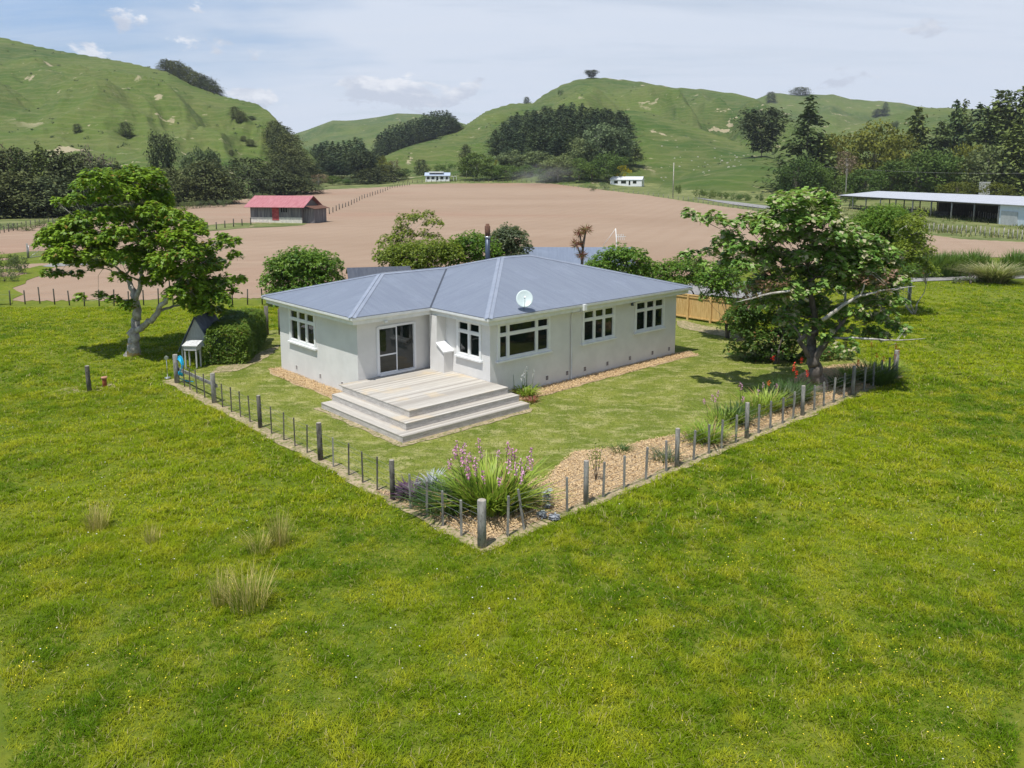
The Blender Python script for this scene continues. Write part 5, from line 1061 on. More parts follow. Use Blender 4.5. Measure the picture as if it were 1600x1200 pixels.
# ------------------------------------------------------------------ distant trees: a few of each kind, copied
def conifer(seed, wr, prof, n_t=26, clear=.08, droop=.15, cs=.055, per=11, up=.5, jit=.25, trunkvis=0):
    r_ = np.random.RandomState(seed); C_, N_, T_, L_ = [], [], [], []
    for i in range(n_t):
        t = clear + (1 - clear) * (i + .5 * r_.rand()) / n_t; R_ = wr * prof(t); nb = max(3, int(6 * (R_ / wr) + 2)); a0 = r_.rand() * 6.28
        for b in range(nb):
            a = a0 + 6.28 * b / nb + r_.normal() * .3; Rb = R_ * (1 + r_.normal() * jit); 
            if Rb < .01: Rb = .012
            pr_ = .022 + Rb * .16
            for k in range(int(per * 1.2) if Rb > .05 else 5):
                q = (.3 + .7 * r_.rand() ** .6) if r_.rand() < .4 else .86; pf = pr_ if q == .86 else .010; rr = Rb * q; z = t + rr * up * .3 - droop * rr * q
                C_.append((math.cos(a) * rr + r_.normal() * pf, math.sin(a) * rr + r_.normal() * pf, z + r_.normal() * pf * .55)); T_.append((math.cos(a) + r_.normal() * .5, math.sin(a) + r_.normal() * .5, -droop + r_.normal() * .25)); N_.append((r_.normal() * .4, r_.normal() * .4, 1)); L_.append(cs * (.6 + .8 * r_.rand()))
    C_ = np.array(C_); L_ = np.array(L_); v, f = cards(C_, np.array(N_), np.array(T_), L_, L_ * .5, .25)
    w = MB(); w.tube([(0, 0, -.02), (0, 0, .5), (0, 0, .97)], [.022, .014, .002], 6)
    for k in range(10): a = r_.rand() * 6.28; z = .1 + .6 * r_.rand(); l = wr * prof(z) * .7; w.tube([(0, 0, z), (math.cos(a) * l, math.sin(a) * l, z + .03)], [.006, .002], 4, cap=False)
    return w, v, f
def broad(seed, wr, clear=.04, nb=38, per=95, cs=.05, gap=.0, tall=1.0, bushy=.15, vis=False):
    r_ = np.random.RandomState(seed); C_, O_ = [], []; w = MB(); w.tube([(0, 0, -.03), (.01, 0, clear + .1), (0, .01, clear + .35)], [.03, .022, .012], 7)
    for i in range(nb):
        d = r_.normal(size=3); d /= np.linalg.norm(d); lo_ = clear < .2; d[2] = r_.uniform(-.85, 1) if lo_ else abs(d[2]) * 1.1 - .35 * r_.rand(); hs_ = math.sqrt(max(.05, 1 - d[2] ** 2)) / math.hypot(d[0], d[1]) * (1.0 if d[2] > 0 else .92) if lo_ else 1; d[0] *= hs_; d[1] *= hs_; q = .45 + .55 * r_.rand() ** .5
        c = np.array([d[0] * wr * q, d[1] * wr * q, clear + (1 - clear) * ((.5 if lo_ else .42) + .44 * d[2] * q)]); br = bushy * (.65 + .6 * r_.rand()) * (1 - gap)
        c[2] = min(c[2], 1 - br * .8)
        w.tube([(0, 0, clear * .9 + .05), tuple(c * np.array([.5, .5, 1]) + np.array([0, 0, -.06])), tuple(c)], [.010, .006, .002], 4, cap=False)
        u_ = r_.normal(size=(per, 3)); u_ /= np.linalg.norm(u_, axis=1)[:, None]; rr = br * (.6 + .5 * r_.rand(per)) 
        C_.append(c + u_ * rr[:, None] * np.array([1, 1, .8])); O_.append(u_)
    C_ = np.concatenate(C_); O_ = np.concatenate(O_); n = len(C_); g = r_.normal(size=(n, 3)); L_ = cs * (.55 + .8 * r_.rand(n)); v, f = cards(C_, O_ + g * .5 + np.array([0, 0, .4]), g, L_, L_ * .6, .2)
    return w, v, f
SPEC = {}
def spec(kind, fn, leaf, bark, nvar=3):
    L_ = []
    for s in range(nvar):
        w, v, f = fn(100 * len(SPEC) + s); L_.append((w.mesh(kind + '_trunk', [M[bark]]), mesh_np(kind + '_crown', v, f, M[leaf])))
    SPEC[kind] = L_
cone = lambda t: (1 - t) ** .8 * min(1, .55 + t * 3)
pinep = lambda t: min(1, (1 - t) * 1.55) ** .85 * min(1, .45 + 2.5 * t)
dome = lambda t: math.sqrt(max(0, 1 - ((t - .35) / .66) ** 2))
umb = lambda t: (.35 + .9 * t) if t < .72 else max(.05, 1.0 * math.sqrt(max(0, 1 - ((t - .72) / .29) ** 2)))
spec('cypress', lambda s: conifer(s, .5, dome, 24, .02, .12, .065, 24, .5, .32), 'farDark', 'barkdark', 4)
spec('pine', lambda s: conifer(s, .20, pinep, 22, .2, .0, .055, 11, .7, .4), 'farPine', 'barkdark', 5)
spec('fir', lambda s: conifer(s, .27, cone, 30, .03, .3, .06, 13, .2, .28), 'farFir', 'barkdark', 3)
spec('ragged_fir', lambda s: conifer(s, .27, lambda t: cone(t) * (1 if t < .68 else .75), 30, .03, .3, .055, 20, .1, .35), 'farFir', 'bark', 2)
spec('umbrella_cypress', lambda s: conifer(s, .46, umb, 26, .12, -.05, .065, 28, .3, .2), 'farDark', 'barkdark', 2)
spec('leafy_tree', lambda s: broad(s, .45), 'farGreen', 'barkdark', 4)
spec('grey_tree', lambda s: broad(s, .42, cs=.055, per=100), 'farGrey', 'bark', 3)
spec('willow', lambda s: broad(s, .34, nb=40, per=90, bushy=.14), 'farGrey', 'bark', 2)
spec('yellow_tree', lambda s: broad(s, .46), 'farYellow', 'barkdark', 3)
spec('gorse_bush', lambda s: broad(s, .55, .02, 18, 60, .07), 'farGold', 'barkdark', 2)
spec('gum_tree', lambda s: broad(s, .5, .3, 24, 46, .035, gap=.15), 'farBrown', 'bark', 2)
spec('thin_tree', lambda s: broad(s, .22, .42, 18, 44, .035, gap=.35), 'farBrown', 'bark', 1)
spec('low_bush', lambda s: broad(s, .7, .0, 16, 60, .08, bushy=.26), 'farGreen', 'barkdark', 3)
spec('grey_bush', lambda s: broad(s, .7, .0, 16, 60, .08, bushy=.26), 'farGrey', 'barkdark', 3)
spec('brown_tree', lambda s: broad(s, .48, .05, 24, 60, .05), 'farBrown', 'bark', 2)
WR = dict(cypress=.5, pine=.2, fir=.27, ragged_fir=.27, umbrella_cypress=.46, leafy_tree=.5, grey_tree=.48, willow=.4, yellow_tree=.5, gorse_bush=.62, gum_tree=.55, thin_tree=.25, low_bush=.8, grey_bush=.8, brown_tree=.53)
tj = random.Random(77)
def ftree(kind, px, top, wpx, Y, label, group=None, name=None, cat_='tree', sink=0.02, hmax=None):
    P = atd(px, top, Y); z = gz(P[0], Y)
    if P[2] - z < .3 * wpx * Y / F or Y == 600:
        q = hit(px, min(top + 1.15 * wpx, max(top + 12, 283))); Y = float(q[1]); P = atd(px, top, Y); z = gz(P[0], Y)
    h = max(1.0, P[2] - z)
    if hmax and h > hmax: h = hmax
    wm = wpx * Y / F; tr, cr = tj.choice(SPEC[kind]); root = empty(name or kind, (P[0], Y, z - h * sink), tj.uniform(0, 6.28)); root.scale = (1, 1, 1)
    tag(root, label, cat_, group); k = wm / (2 * WR[kind]) * 1.0
    a = link('trunk', tr, root); b = link('crown', cr, root); a.scale = (h * .42, h * .42, h); b.scale = (k, k, h)
    return root
G = 'far trees'
# dark macrocarpas along the left edge of the ploughed field
for i, (x, t, wd, Y, lab) in enumerate([(-45, 222, 100, 205, 'dark cypress at the far left edge above the field'), (8, 232, 90, 212, 'dark cypress furthest left with a brownish crown top'), (70, 232, 95, 215, 'tallest dark cypress left of the brown gum tree'), (112, 240, 90, 222, 'dark cypress just left of the brown gum tree'), (166, 256, 85, 225, 'dark cypress just right of the brown gum tree'), (198, 264, 80, 232, 'low dark cypress above the left tree crown'), (28, 268, 95, 188, 'near dark cypress in the left corner shelter belt'), (84, 276, 95, 190, 'near dark cypress below the tallest one on the left'), (132, 285, 90, 196, 'near dark cypress behind the left tree crown'), (-30, 280, 90, 180, 'near dark cypress cut by the left photo edge'), (180, 296, 80, 205, 'near dark cypress hidden behind the left tree crown')]):
    ftree('cypress', x, t, wd, Y, lab, 'dark cypresses left of the ploughed field')
for x, t, wd, Y, lab in [(58, 221, 44, 208, 'pointed dark conifer top between the first cypresses on the left'), (96, 231, 40, 214, 'pointed dark conifer just left of the brown gum tree'), (182, 250, 40, 226, 'pointed dark conifer right of the brown gum tree'), (24, 226, 40, 206, 'pointed dark conifer near the left photo edge')]: ftree('fir', x, t, wd, Y, lab, 'dark cypresses left of the ploughed field')
ftree('gum_tree', 144, 212, 72, 228, 'brownish gum tree with pale trunk among the dark cypresses')
ftree('brown_tree', 12, 216, 46, 214, 'bare topped brownish tree at the left photo edge')
for x, t, wd, Y in [(10, 342, 40, 150), (40, 343, 40, 152), (72, 338, 42, 158), (100, 334, 40, 165)]: ftree('grey_bush', x, t + 6, wd, Y, ['grey scrub bush at the left field edge, furthest left', 'grey scrub bush at the left field edge, second from left', 'grey scrub bush at the left field edge, third from left', 'grey scrub bush at the left field edge, fourth from left'][[10, 40, 72, 100].index(x)], 'grey scrub along the left field edge', cat_='bush')
ftree('umbrella_cypress', 251, 210, 36, 262, 'tall ragged pine with a bare neck right of the left tree'); ftree('cypress', 258, 262, 60, 258, 'dark cypress base below the tall ragged pine')
ftree('grey_tree', 302, 226, 50, 262, 'ragged grey green tree in the gap before the hill, left one'); ftree('cypress', 318, 250, 66, 256, 'ragged dark tree below the twin grey green tops'); ftree('grey_tree', 333, 228, 40, 266, 'ragged grey green tree in the gap before the hill, right one'); ftree('cypress', 290, 275, 60, 250, 'dark cypress left of the pale scrub row'); ftree('cypress', 345, 274, 50, 258, 'dark tree at the right end of the pale scrub row')
for i, x in enumerate(range(262, 356, 13)): ftree('grey_bush', x, 315 - i * .6, 20, 222 + i * 3, 'pale grey scrub bush in the row under the ragged trees', 'pale scrub row at the field edge', cat_='bush', hmax=4)
CM = [(386, 246, 66, 300, 'wide flat topped dark cypress behind the red barn roof'), (424, 262, 56, 318, 'dark cypress right of the wide flat topped one'), (446, 270, 62, 322, 'dark cypress right above the barn ridge'), (470, 276, 60, 330, 'low dark cypress right of the barn'), (428, 188, 30, 600, 'dark tree highest in the hillside gully'), (440, 197, 34, 600, 'dark second tree from the top of the hillside gully'), (452, 208, 38, 600, 'dark third tree from the top of the hillside gully'), (433, 212, 32, 600, 'dark fourth tree down on the left side of the hillside gully'), (446, 226, 42, 600, 'dark broadest tree halfway down of the hillside gully'), (462, 228, 34, 600, 'dark tree halfway down on the right side of the hillside gully'), (436, 242, 40, 600, 'dark left tree in the lower part of the hillside gully'), (456, 244, 44, 600, 'dark middle tree in the lower part of the hillside gully'), (474, 246, 34, 600, 'dark right tree in the lower part of the hillside gully'), (428, 256, 38, 600, 'dark tree at the left foot of the hillside gully'), (448, 258, 46, 600, 'dark tree at the middle of the foot of the hillside gully'), (484, 262, 40, 600, 'dark tree between the hillside gully and the lower pine stand')]
for x, t, wd, Y, lab in CM: ftree('cypress', x, t, wd, Y, lab, 'dark cypresses behind the barn')
ftree('grey_bush', 400, 300, 26, 280, 'grey green bush left of the barn roof', cat_='bush', hmax=5); ftree('grey_bush', 418, 302, 24, 285, 'grey green bush just above the barn roof', cat_='bush', hmax=5)
k = 0
for x in range(492, 576, 9):
    top = float(np.interp(x, [490, 505, 520, 545, 552, 565, 576], [224, 216, 217, 216, 208, 213, 236])) + tj.uniform(-2, 3)
    ftree('pine', x, top, 26, 560 + tj.uniform(-15, 15), 'dark pine in the stand right of the hillside gully', 'pines in the lower stand')
    ftree('pine', x + 4, top + 17, 28, 520 + tj.uniform(-15, 15), 'dark pine in the stand right of the hillside gully', 'pines in the lower stand')
    ftree('pine', x + 1, top + 32, 28, 490 + tj.uniform(-15, 15), 'dark pine in the stand right of the hillside gully', 'pines in the lower stand')
ftree('umbrella_cypress', 566, 236, 44, 430, 'dark tree with a pale trunk in front of the lower pine stand'); ftree('cypress', 602, 257, 52, 440, 'low dark cypress left of the blue roofed farmhouse'); ftree('cypress', 578, 262, 40, 420, 'low dark cypress under the pale trunked tree')
ftree('brown_tree', 497, 270, 36, 395, 'rounded olive brown tree below the lower pine stand'); ftree('leafy_tree', 519, 274, 26, 405, 'light green tree right of the olive brown one'); ftree('leafy_tree', 535, 279, 26, 410, 'small green tree below the pine stand'); ftree('grey_tree', 548, 276, 28, 415, 'grey green tree below the pine stand'); ftree('yellow_tree', 597, 241, 22, 520, 'yellow green tree at the foot of the hillside pines'); ftree('yellow_tree', 604, 252, 22, 500, 'pale green tree above the low dark cypress'); ftree('leafy_tree', 628, 262, 30, 450, 'green tree just left of the blue roofed farmhouse'); ftree('brown_tree', 615, 247, 22, 520, 'greyish bush tree on the lower spur'); ftree('cypress', 658, 249, 20, 480, 'dark round tree on the spur above the blue roofed farmhouse'); ftree('low_bush', 682, 254, 26, 500, 'dark bush on the spur right of the round tree', cat_='bush'); ftree('low_bush', 700, 254, 26, 500, 'dark bush left of the large green tree', cat_='bush')
for x in range(590, 714, 6):
    top = float(np.interp(x, [588, 600, 615, 632, 645, 672, 690, 703, 713], [210, 199, 191, 187, 183, 173, 169, 171, 182])) + tj.uniform(-2, 2.5)
    Yb = float(np.interp(x, [590, 715], [740, 850]))
    ftree('pine', x, top, 20, Yb + tj.uniform(-8, 10), 'dark pine in the row along the hillside spur', 'pines along the hillside spur'); ftree('pine', x + 3, top + 9, 20, Yb - 22, 'dark pine in the row along the hillside spur', 'pines along the hillside spur')
    if x < 680: ftree('pine', x + 1, top + 20, 20, Yb - 42, 'dark pine in the row along the hillside spur', 'pines along the hillside spur')
for row, (by, hp) in enumerate([(0, 36), (212, 40), (225, 42), (238, 42), (250, 42)]):
    for x in range(776 - row, 994 - row * 3, 12):
        x2 = x + tj.uniform(-4, 4); sk = float(np.interp(x2, [770, 780, 800, 815, 850, 890, 905, 915, 965, 978, 986, 993], [206, 192, 179, 172, 163, 158, 158, 163, 166, 178, 192, 222]))
        if row == 0: q = hit(x2, max(sk + 38, 203)); top = sk + tj.uniform(-2, 4)
        else:
            if by + tj.uniform(-2, 2) - hp < sk + 4: continue
            q = hit(x2, by + tj.uniform(-2, 2)); top = by - hp + tj.uniform(-5, 4)
        if q[1] > 760: q[1] = 640
        ftree('pine', x2, top, 25, q[1], 'dark pine in the large plantation behind the ploughed field', 'pines in the large plantation')
for a in [('willow', 935, 190, 66, 600, 'tall grey green poplar in front of the pine plantation'), ('willow', 962, 196, 58, 600, 'tall grey green poplar at the right of the plantation'), ('grey_tree', 912, 212, 48, 600, 'grey green tree left of the tall poplars'), ('leafy_tree', 948, 235, 60, 450, 'dark green tree under the tall poplars'), ('yellow_tree', 866, 206, 20, 480, 'single yellow green tree within the plantation front'), ('leafy_tree', 745, 237, 62, 430, 'large round green tree right of the blue roofed farmhouse'), ('cypress', 728, 225, 20, 450, 'small dark treetop above the large round green tree'), ('gorse_bush', 775, 248, 14, 436, 'small golden bush beside the large round green tree'), ('grey_tree', 800, 232, 56, 445, 'grey green tree at the left of the row behind the field'), ('grey_tree', 838, 233, 70, 440, 'widest grey green tree in the row behind the field'), ('grey_tree', 872, 238, 56, 446, 'grey green tree behind the dust'), ('leafy_tree', 790, 255, 50, 425, 'low green tree at the field end'), ('leafy_tree', 768, 258, 40, 430, 'low green tree left of the field end'), ('leafy_tree', 905, 245, 44, 440, 'green tree right of the dust'), ('leafy_tree', 925, 255, 36, 432, 'low green tree near the white farmhouse'), ('leafy_tree', 820, 256, 46, 428, 'low green tree left of the dust'), ('leafy_tree', 855, 258, 46, 430, 'low green tree behind the dust')]: ftree(*a)
ftree('gorse_bush', 971, 256, 32, 432, 'round golden yellow bush behind the white farmhouse', cat_='bush')
ftree('umbrella_cypress', 924, 109.5, 18, 1032, 'dark tree on the summit of the big hill'); ftree('cypress', 823, 151, 9, 985, 'lone dark tree on the shoulder of the big hill'); ftree('low_bush', 826, 157, 13, 984, 'dark bush under the lone tree on the hill shoulder', cat_='bush')
ftree('low_bush', 876, 137, 10, 1018, 'dark bush on the rocky shoulder of the big hill', cat_='bush'); ftree('cypress', 1251, 136, 26, 1690, 'round blue dark tree clump on the far ridge'); ftree('cypress', 1205, 143, 14, 1690, 'dark clump at the left end of the far ridge'); ftree('cypress', 1375, 170, 20, 1500, 'ragged dark tree on the far right hillside'); ftree('pine', 1384, 158, 10, 1500, 'tall brownish tree beside the ragged one on the far hillside'); ftree('grey_tree', 1399, 187, 12, 980, 'small grey tree on the near right hillside')
for i, (x, t) in enumerate([(258, 92), (266, 94), (275, 94), (284, 99), (293, 104), (302, 111), (311, 114), (320, 118), (329, 124), (336, 133)]): ftree('cypress', x, t, 22, float(np.interp(x, [262, 300, 345], [706, 694, 672])) + 4, 'dark tree in the belt on the left hill skyline', 'trees on the left hill skyline')
for x, t, wd, Y, lab in [(120, 193, 12, 420, 'small round tree alone on the left hill'), (196, 190, 20, 480, 'dark tree in the fold of the left hill'), (367, 166, 16, 600, 'upper dark bush in the right fold of the left hill'), (376, 173, 16, 590, 'middle dark bush in the right fold of the left hill'), (392, 181, 14, 570, 'lower dark bush in the right fold of the left hill'), (380, 212, 9, 470, 'small tree above the pale slip on the left hill'), (391, 217, 14, 460, 'grey leaning tree beside the pale slip'), (361, 234, 8, 440, 'little dark bush low on the left hill')]: ftree('cypress', x, t, wd, Y, lab)
# right hand group
ftree('umbrella_cypress', 1193, 171, 62, 436, 'lone dark spreading cypress on the right foothill'); ftree('ragged_fir', 1266, 144, 96, 330, 'tall ragged fir with a bare pale top'); ftree('fir', 1285, 205, 70, 325, 'dark fir right of the tall ragged one')
for a in [('leafy_tree', 1248, 240, 70, 285, 'dense green tree at the foot of the tall ragged fir'), ('leafy_tree', 1278, 246, 56, 288, 'dense green tree right below the tall ragged fir'), ('yellow_tree', 1310, 203, 60, 350, 'yellow green tree right of the tall ragged fir'), ('thin_tree', 1326, 229, 38, 275, 'slender pale brown tree in front of the dark trees'), ('yellow_tree', 1373, 184, 100, 330, 'large domed yellow green tree'), ('yellow_tree', 1410, 205, 60, 335, 'yellow green tree right of the large domed one'), ('fir', 1437, 163, 72, 352, 'pointed fir left of the twin firs'), ('fir', 1497, 151, 56, 362, 'left one of the twin pointed firs'), ('fir', 1509, 152, 50, 366, 'right one of the twin pointed firs'), ('fir', 1472, 186, 70, 345, 'shorter fir between the pointed fir and the twin firs'), ('pine', 1532, 158, 50, 352, 'pine right of the twin firs'), ('fir', 1566, 134, 90, 345, 'huge dark conifer near the right photo edge'), ('pine', 1577, 134, 40, 350, 'spiky topped pine near the right photo edge'), ('fir', 1604, 126, 90, 340, 'dark conifer cut by the right photo edge'), ('fir', 1545, 162, 90, 330, 'broad conifer below the spiky topped pine'), ('fir', 1660, 120, 110, 330, 'conifer outside the right photo edge'),
          ('leafy_tree', 1355, 262, 70, 290, 'dark green tree under the large domed one'), ('leafy_tree', 1395, 248, 70, 295, 'green tree behind the yard shed, left one'), ('leafy_tree', 1440, 226, 96, 292, 'bright green broad tree behind the yard shed'), ('leafy_tree', 1475, 232, 70, 290, 'green tree behind the middle of the yard shed'), ('yellow_tree', 1515, 220, 60, 300, 'olive green tree behind the yard shed'), ('grey_tree', 1550, 222, 90, 285, 'grey green broad tree behind the yard shed'), ('fir', 1592, 190, 84, 280, 'dark layered fir behind the right end of the yard shed'), ('fir', 1650, 185, 90, 280, 'layered fir beyond the right photo edge'), ('leafy_tree', 1330, 268, 50, 300, 'dark tree behind the slender pale brown one')]: ftree(*a)
ftree('yellow_tree', 1498, 282, 62, 245, 'rounded yellow green bush just above the yard shed roof', cat_='bush', name='domed_bush'); ftree('yellow_tree', 1556, 283, 56, 245, 'rounded olive bush above the yard shed roof further right', cat_='bush', name='domed_bush'); ftree('low_bush', 1330, 290, 26, 250, 'small bush on a trunk at the left end of the yard shed', cat_='bush')
for i, (x, t, wd, Y) in enumerate([(1093, 292, 22, 300), (1110, 293, 26, 298), (1128, 295, 24, 296), (1152, 298, 24, 285), (1165, 299, 26, 282), (1188, 300, 16, 280)]): ftree('low_bush', x, t, wd, Y, ['dark bush on the roadside bank, first from the left', 'dark bush on the roadside bank, second from the left', 'dark bush on the roadside bank, third from the left', 'bush on the roadside bank, third from the right', 'bush on the roadside bank, second from the right', 'small bush on the roadside bank, furthest right'][i], 'bushes along the roadside bank', cat_='bush', hmax=6)
ftree('low_bush', 1061, 275, 12, 330, 'small dark bush beside the roadside pole', cat_='bush', hmax=5); ftree('low_bush', 1330, 336, 16, 150, 'dark little bush in the grass beyond the right hand tree', cat_='bush', hmax=3); ftree('grey_bush', 945, 284, 20, 400, 'pale bush left of the white farmhouse', cat_='bush', hmax=4); ftree('grey_bush', 925, 287, 16, 395, 'small pale bush by the road bend', cat_='bush', hmax=3)
# left edge scrub
for x, t, wd, Y, lab, kd in [(8, 392, 40, 78, 'green scrub bush at the left photo edge', 'low_bush'), (28, 396, 36, 76, 'grey twiggy bush at the left photo edge', 'grey_bush'), (5, 418, 46, 70, 'grey scrub bush low at the left photo edge', 'grey_bush'), (-20, 400, 50, 74, 'scrub bush beyond the left photo edge', 'low_bush')]: ftree(kd, x, t, wd, Y, lab, cat_='bush', hmax=6)
# row of dark shrubs far behind field fence, right of garden behind the drive
# ------------------------------------------------------------------ barn with red roof
a = hit(392, 348); b = hit(472, 349.5); L = np.linalg.norm(b[:2] - a[:2]); ang = math.atan2(b[1] - a[1], b[0] - a[0]); barn = empty('barn', (*a[:2], a[2]), ang); tag(barn, 'old timber barn with faded red iron roof standing in the ploughed field', 'barn')
red = roof_mat('faded red iron', 0, (.34, .11, .12), (.44, .19, .20), .3, .6, 1.6, .02); brd = mat('grey barn boards', (.10, .10, .11), (.24, .23, .23), .9, .9, .01, 20, stretch=(5, 5, .3), local=True, c3=(.06, .05, .05)); wsh = mat('whitewashed plinth', (.55, .53, .48), (.70, .66, .58), 2, .9, local=True, c3=(.3, .26, .2)); rdo = mat('red barn door', (.30, .04, .05), (.42, .10, .10), 2, .8, local=True)
HB = 3.6; WB = 7.5; w = MB(); w.box(0, L, 0, .15, 1.15, HB); w.box(0, L, WB - .15, WB, 0, HB); w.box(0, .15, .15, WB - .15, 0, HB); w.box(L - .15, L, .15, WB - .15, 0, HB)
for x_ in (0, L - .15): w.hexa([(x_, 0, HB), (x_ + .15, 0, HB), (x_ + .15, WB, HB), (x_, WB, HB), (x_, WB / 2 - .02, HB + 1.75), (x_ + .15, WB / 2 - .02, HB + 1.75), (x_ + .15, WB / 2 + .02, HB + 1.75), (x_, WB / 2 + .02, HB + 1.75)])
w.build('wall', brd, barn); w = MB(); w.box(-.02, L + .02, -.04, .15, -.3, 1.148); w.build('plinth', wsh, barn)
w = MB(); X = .95
for s, y0, y1 in ((1, -.9, WB / 2), (-1, WB + .9, WB / 2)):
    zl = HB + 1.8 - (WB / 2 + .9) * (1.8 / (WB / 2)); w.hexa([(-X, y0, zl), (L + X, y0, zl), (L + X, y1, HB + 1.8), (-X, y1, HB + 1.8), (-X, y0, zl + .08), (L + X, y0, zl + .08), (L + X, y1, HB + 1.88), (-X, y1, HB + 1.88)])
w.build('roof', red, barn); w = MB(); w.box(L * .43, L * .56, -.09, -.045, .55, HB - .3); w.build('door', rdo, barn)
w = MB()
for x_ in (.60, .645, .69): w.box(L * x_, L * x_ + .32, -.03, -.005, 2.2, HB - .45)
w.build('opening', mat('black gap', (.01, .01, .01)), barn); w = MB(); w.box(L + .01, L + 2.3, .8, .95, 0, HB - .6); w.box(L + 2.15, L + 2.3, .951, WB - .8, 0, HB - .6); w.build('lean_to', brd, barn); w = MB(); w.hexa([(L + .97, -.4, HB - .15), (L + 2.8, .2, HB - .75), (L + 2.8, WB - .2, HB - .75), (L + .97, WB, HB - .15), (L + .97, -.4, HB - .08), (L + 2.8, .2, HB - .68), (L + 2.8, WB - .2, HB - .68), (L + .97, WB, HB - .08)]); w.build('lean_to_roof', M['rust'], barn)
# ------------------------------------------------------------------ two far farmhouses
a = hit(657, 282); b = hit(709, 282)
P = hit(684, 282.5); print('A', P); KA = P[1] / 455; hA = boxhouse('far_farmhouse', 'far farmhouse with pale blue grey roof left of the large round green tree', 'house', P[0], P[1], .05, 13.5 * KA, 8 * KA, 3.0 * KA, 1.6 * KA, M['white'], roof_mat('pale blue iron', 0, (.36, .42, .52), (.42, .48, .58), .3), [(-5.6, -4.2, .8, 2.3, 'f'), (-3.2, -1.6, .8, 2.3, 'f'), (-.6, .4, .3, 2.3, 'f'), (1.5, 3.2, .8, 2.3, 'f'), (4.4, 5.6, .8, 2.3, 'f')], .5)
w = MB(); w.box(-4.5, 3.2, -3.2, 3.2, 4.2, 4.9); w.box(6.9, 10.2, -2.6, 2.4, 2.3, 2.5); w.build('verandah_roof', SPEC and hA.children[1].data.materials[0], hA); w = MB(); w.box(10, 10.15, -2.5, -2.35, -.4, 2.3); w.box(8.4, 8.55, -2.5, -2.35, -.4, 2.3); w.build('verandah_post', M['white'], hA)
P = hit(980, 289.5); KB = P[1] / 420; print('B', P); boxhouse('far_farmhouse', 'far white farmhouse with a long white roof in front of the golden bush', 'house', P[0], P[1], -.32, 16.5 * KB, 8 * KB, 3.0 * KB, 1.5 * KB, M['white'], roof_mat('white iron', 0, (.60, .62, .64), (.66, .68, .7), .3), [(-5.8, -4.0, .9, 2.3, 'f'), (-2.4, .1, .9, 2.3, 'f'), (1.4, 2.2, .2, 2.3, 'f'), (3.4, 5.2, .9, 2.3, 'f'), (-1.5, .6, .8, 2.3, 's')], .3)
# ------------------------------------------------------------------ long open yard shed
a = hit(1313, 324.5); b = hit(1560, 350); d = b[:2] - a[:2]; L1 = np.linalg.norm(d); ang = math.atan2(d[1], d[0]); ysh = empty('yard_shed', (*a[:2], .05), ang); tag(ysh, 'long open sided livestock yard shed with pale iron roof', 'shed')
iron = roof_mat('galvanised iron', 0, (.38, .39, .42), (.47, .48, .51), .25, .5, 9.0, .01); LT = L1 + 42; DW = 17.0; HE = 3.95; HR = 5.3
w = MB(); w.hexa([(-.6, -.6, HE), (LT, -.6, HE), (LT, DW / 2, HR), (-.6 + 6, DW / 2, HR), (-.6, -.6, HE + .1), (LT, -.6, HE + .1), (LT, DW / 2, HR + .1), (-.6 + 6, DW / 2, HR + .1)]); w.hexa([(-.6 + 6, DW / 2 + .01, HR), (LT, DW / 2 + .01, HR), (LT, DW, HE + .2), (-.6 + 9, DW, HE + .2), (-.6 + 6, DW / 2 + .01, HR + .1), (LT, DW / 2 + .01, HR + .1), (LT, DW, HE + .3), (-.6 + 9, DW, HE + .3)]); w.build('roof', iron, ysh)
nb_ = int(L1 / 9.0) + 1
for k in range(nb_ + 1):
    x_ = min(k * L1 / nb_, L1 - .2)
    w = MB(); w.tube([(x_, 0, -.3), (x_, 0, HE - .02)], .16, 8); w.build('post', M['bark' if k % 2 else 'postwood'], ysh)
    w = MB(); w.tube([(x_ + (3 if k == 0 else 0), DW * .62, -.3), (x_ + (3 if k == 0 else 0), DW * .62, HE + .3)], .15, 8); w.build('post', M['postdark'], ysh)
w = MB(); w.box(0, L1, -.08, .08, HE - .32, HE - .03); w.build('beam', M['postdark'], ysh)
dk = mat('dark shed boards', (.035, .032, .03), (.09, .08, .07), 1.5, .9, .01, 20, local=True, stretch=(4, 4, .5)); w = MB(); w.box(L1 * .40, LT, DW * .74, DW * .76, -.2, HE + .1); w.box(L1 + .01, L1 + .16, .3, DW * .74, -.2, HE - .05); w.build('back_wall', dk, ysh)
wi = roof_mat('pale ribbed wall iron', 0, (.62, .68, .73), (.68, .74, .79), .45, .5, 3, .03); w = MB(); w.box(L1 + .2, LT, -.08, .06, -.3, HE - .02); w.build('side_wall', wi, ysh)
w = MB(); w.box(L1 + .9, L1 + 6.2, -.2, -.11, -.1, 2.75); w.build('sliding_door', mat('grey sliding door', (.42, .43, .42), (.50, .50, .49), 2, .7, local=True), ysh)
for k in range(9):
    x_ = 3 + k * L1 / 14; w = MB(); z_ = 1.5
    for zz_ in (.35, .65, .95, 1.25): w.bar((x_, 1.5 + (k % 3), zz_), (x_ + L1 / 14, 1.5 + (k % 3), zz_), .04, .12)
    w.bar((x_, 1.4 + (k % 3), -.1), (x_, 1.4 + (k % 3), 1.5), .14, .14); w.bar((x_, 1.5, .9), (x_, DW * .6, .9), .05, .14); w.build('stock_rail', M['postdark'], ysh)
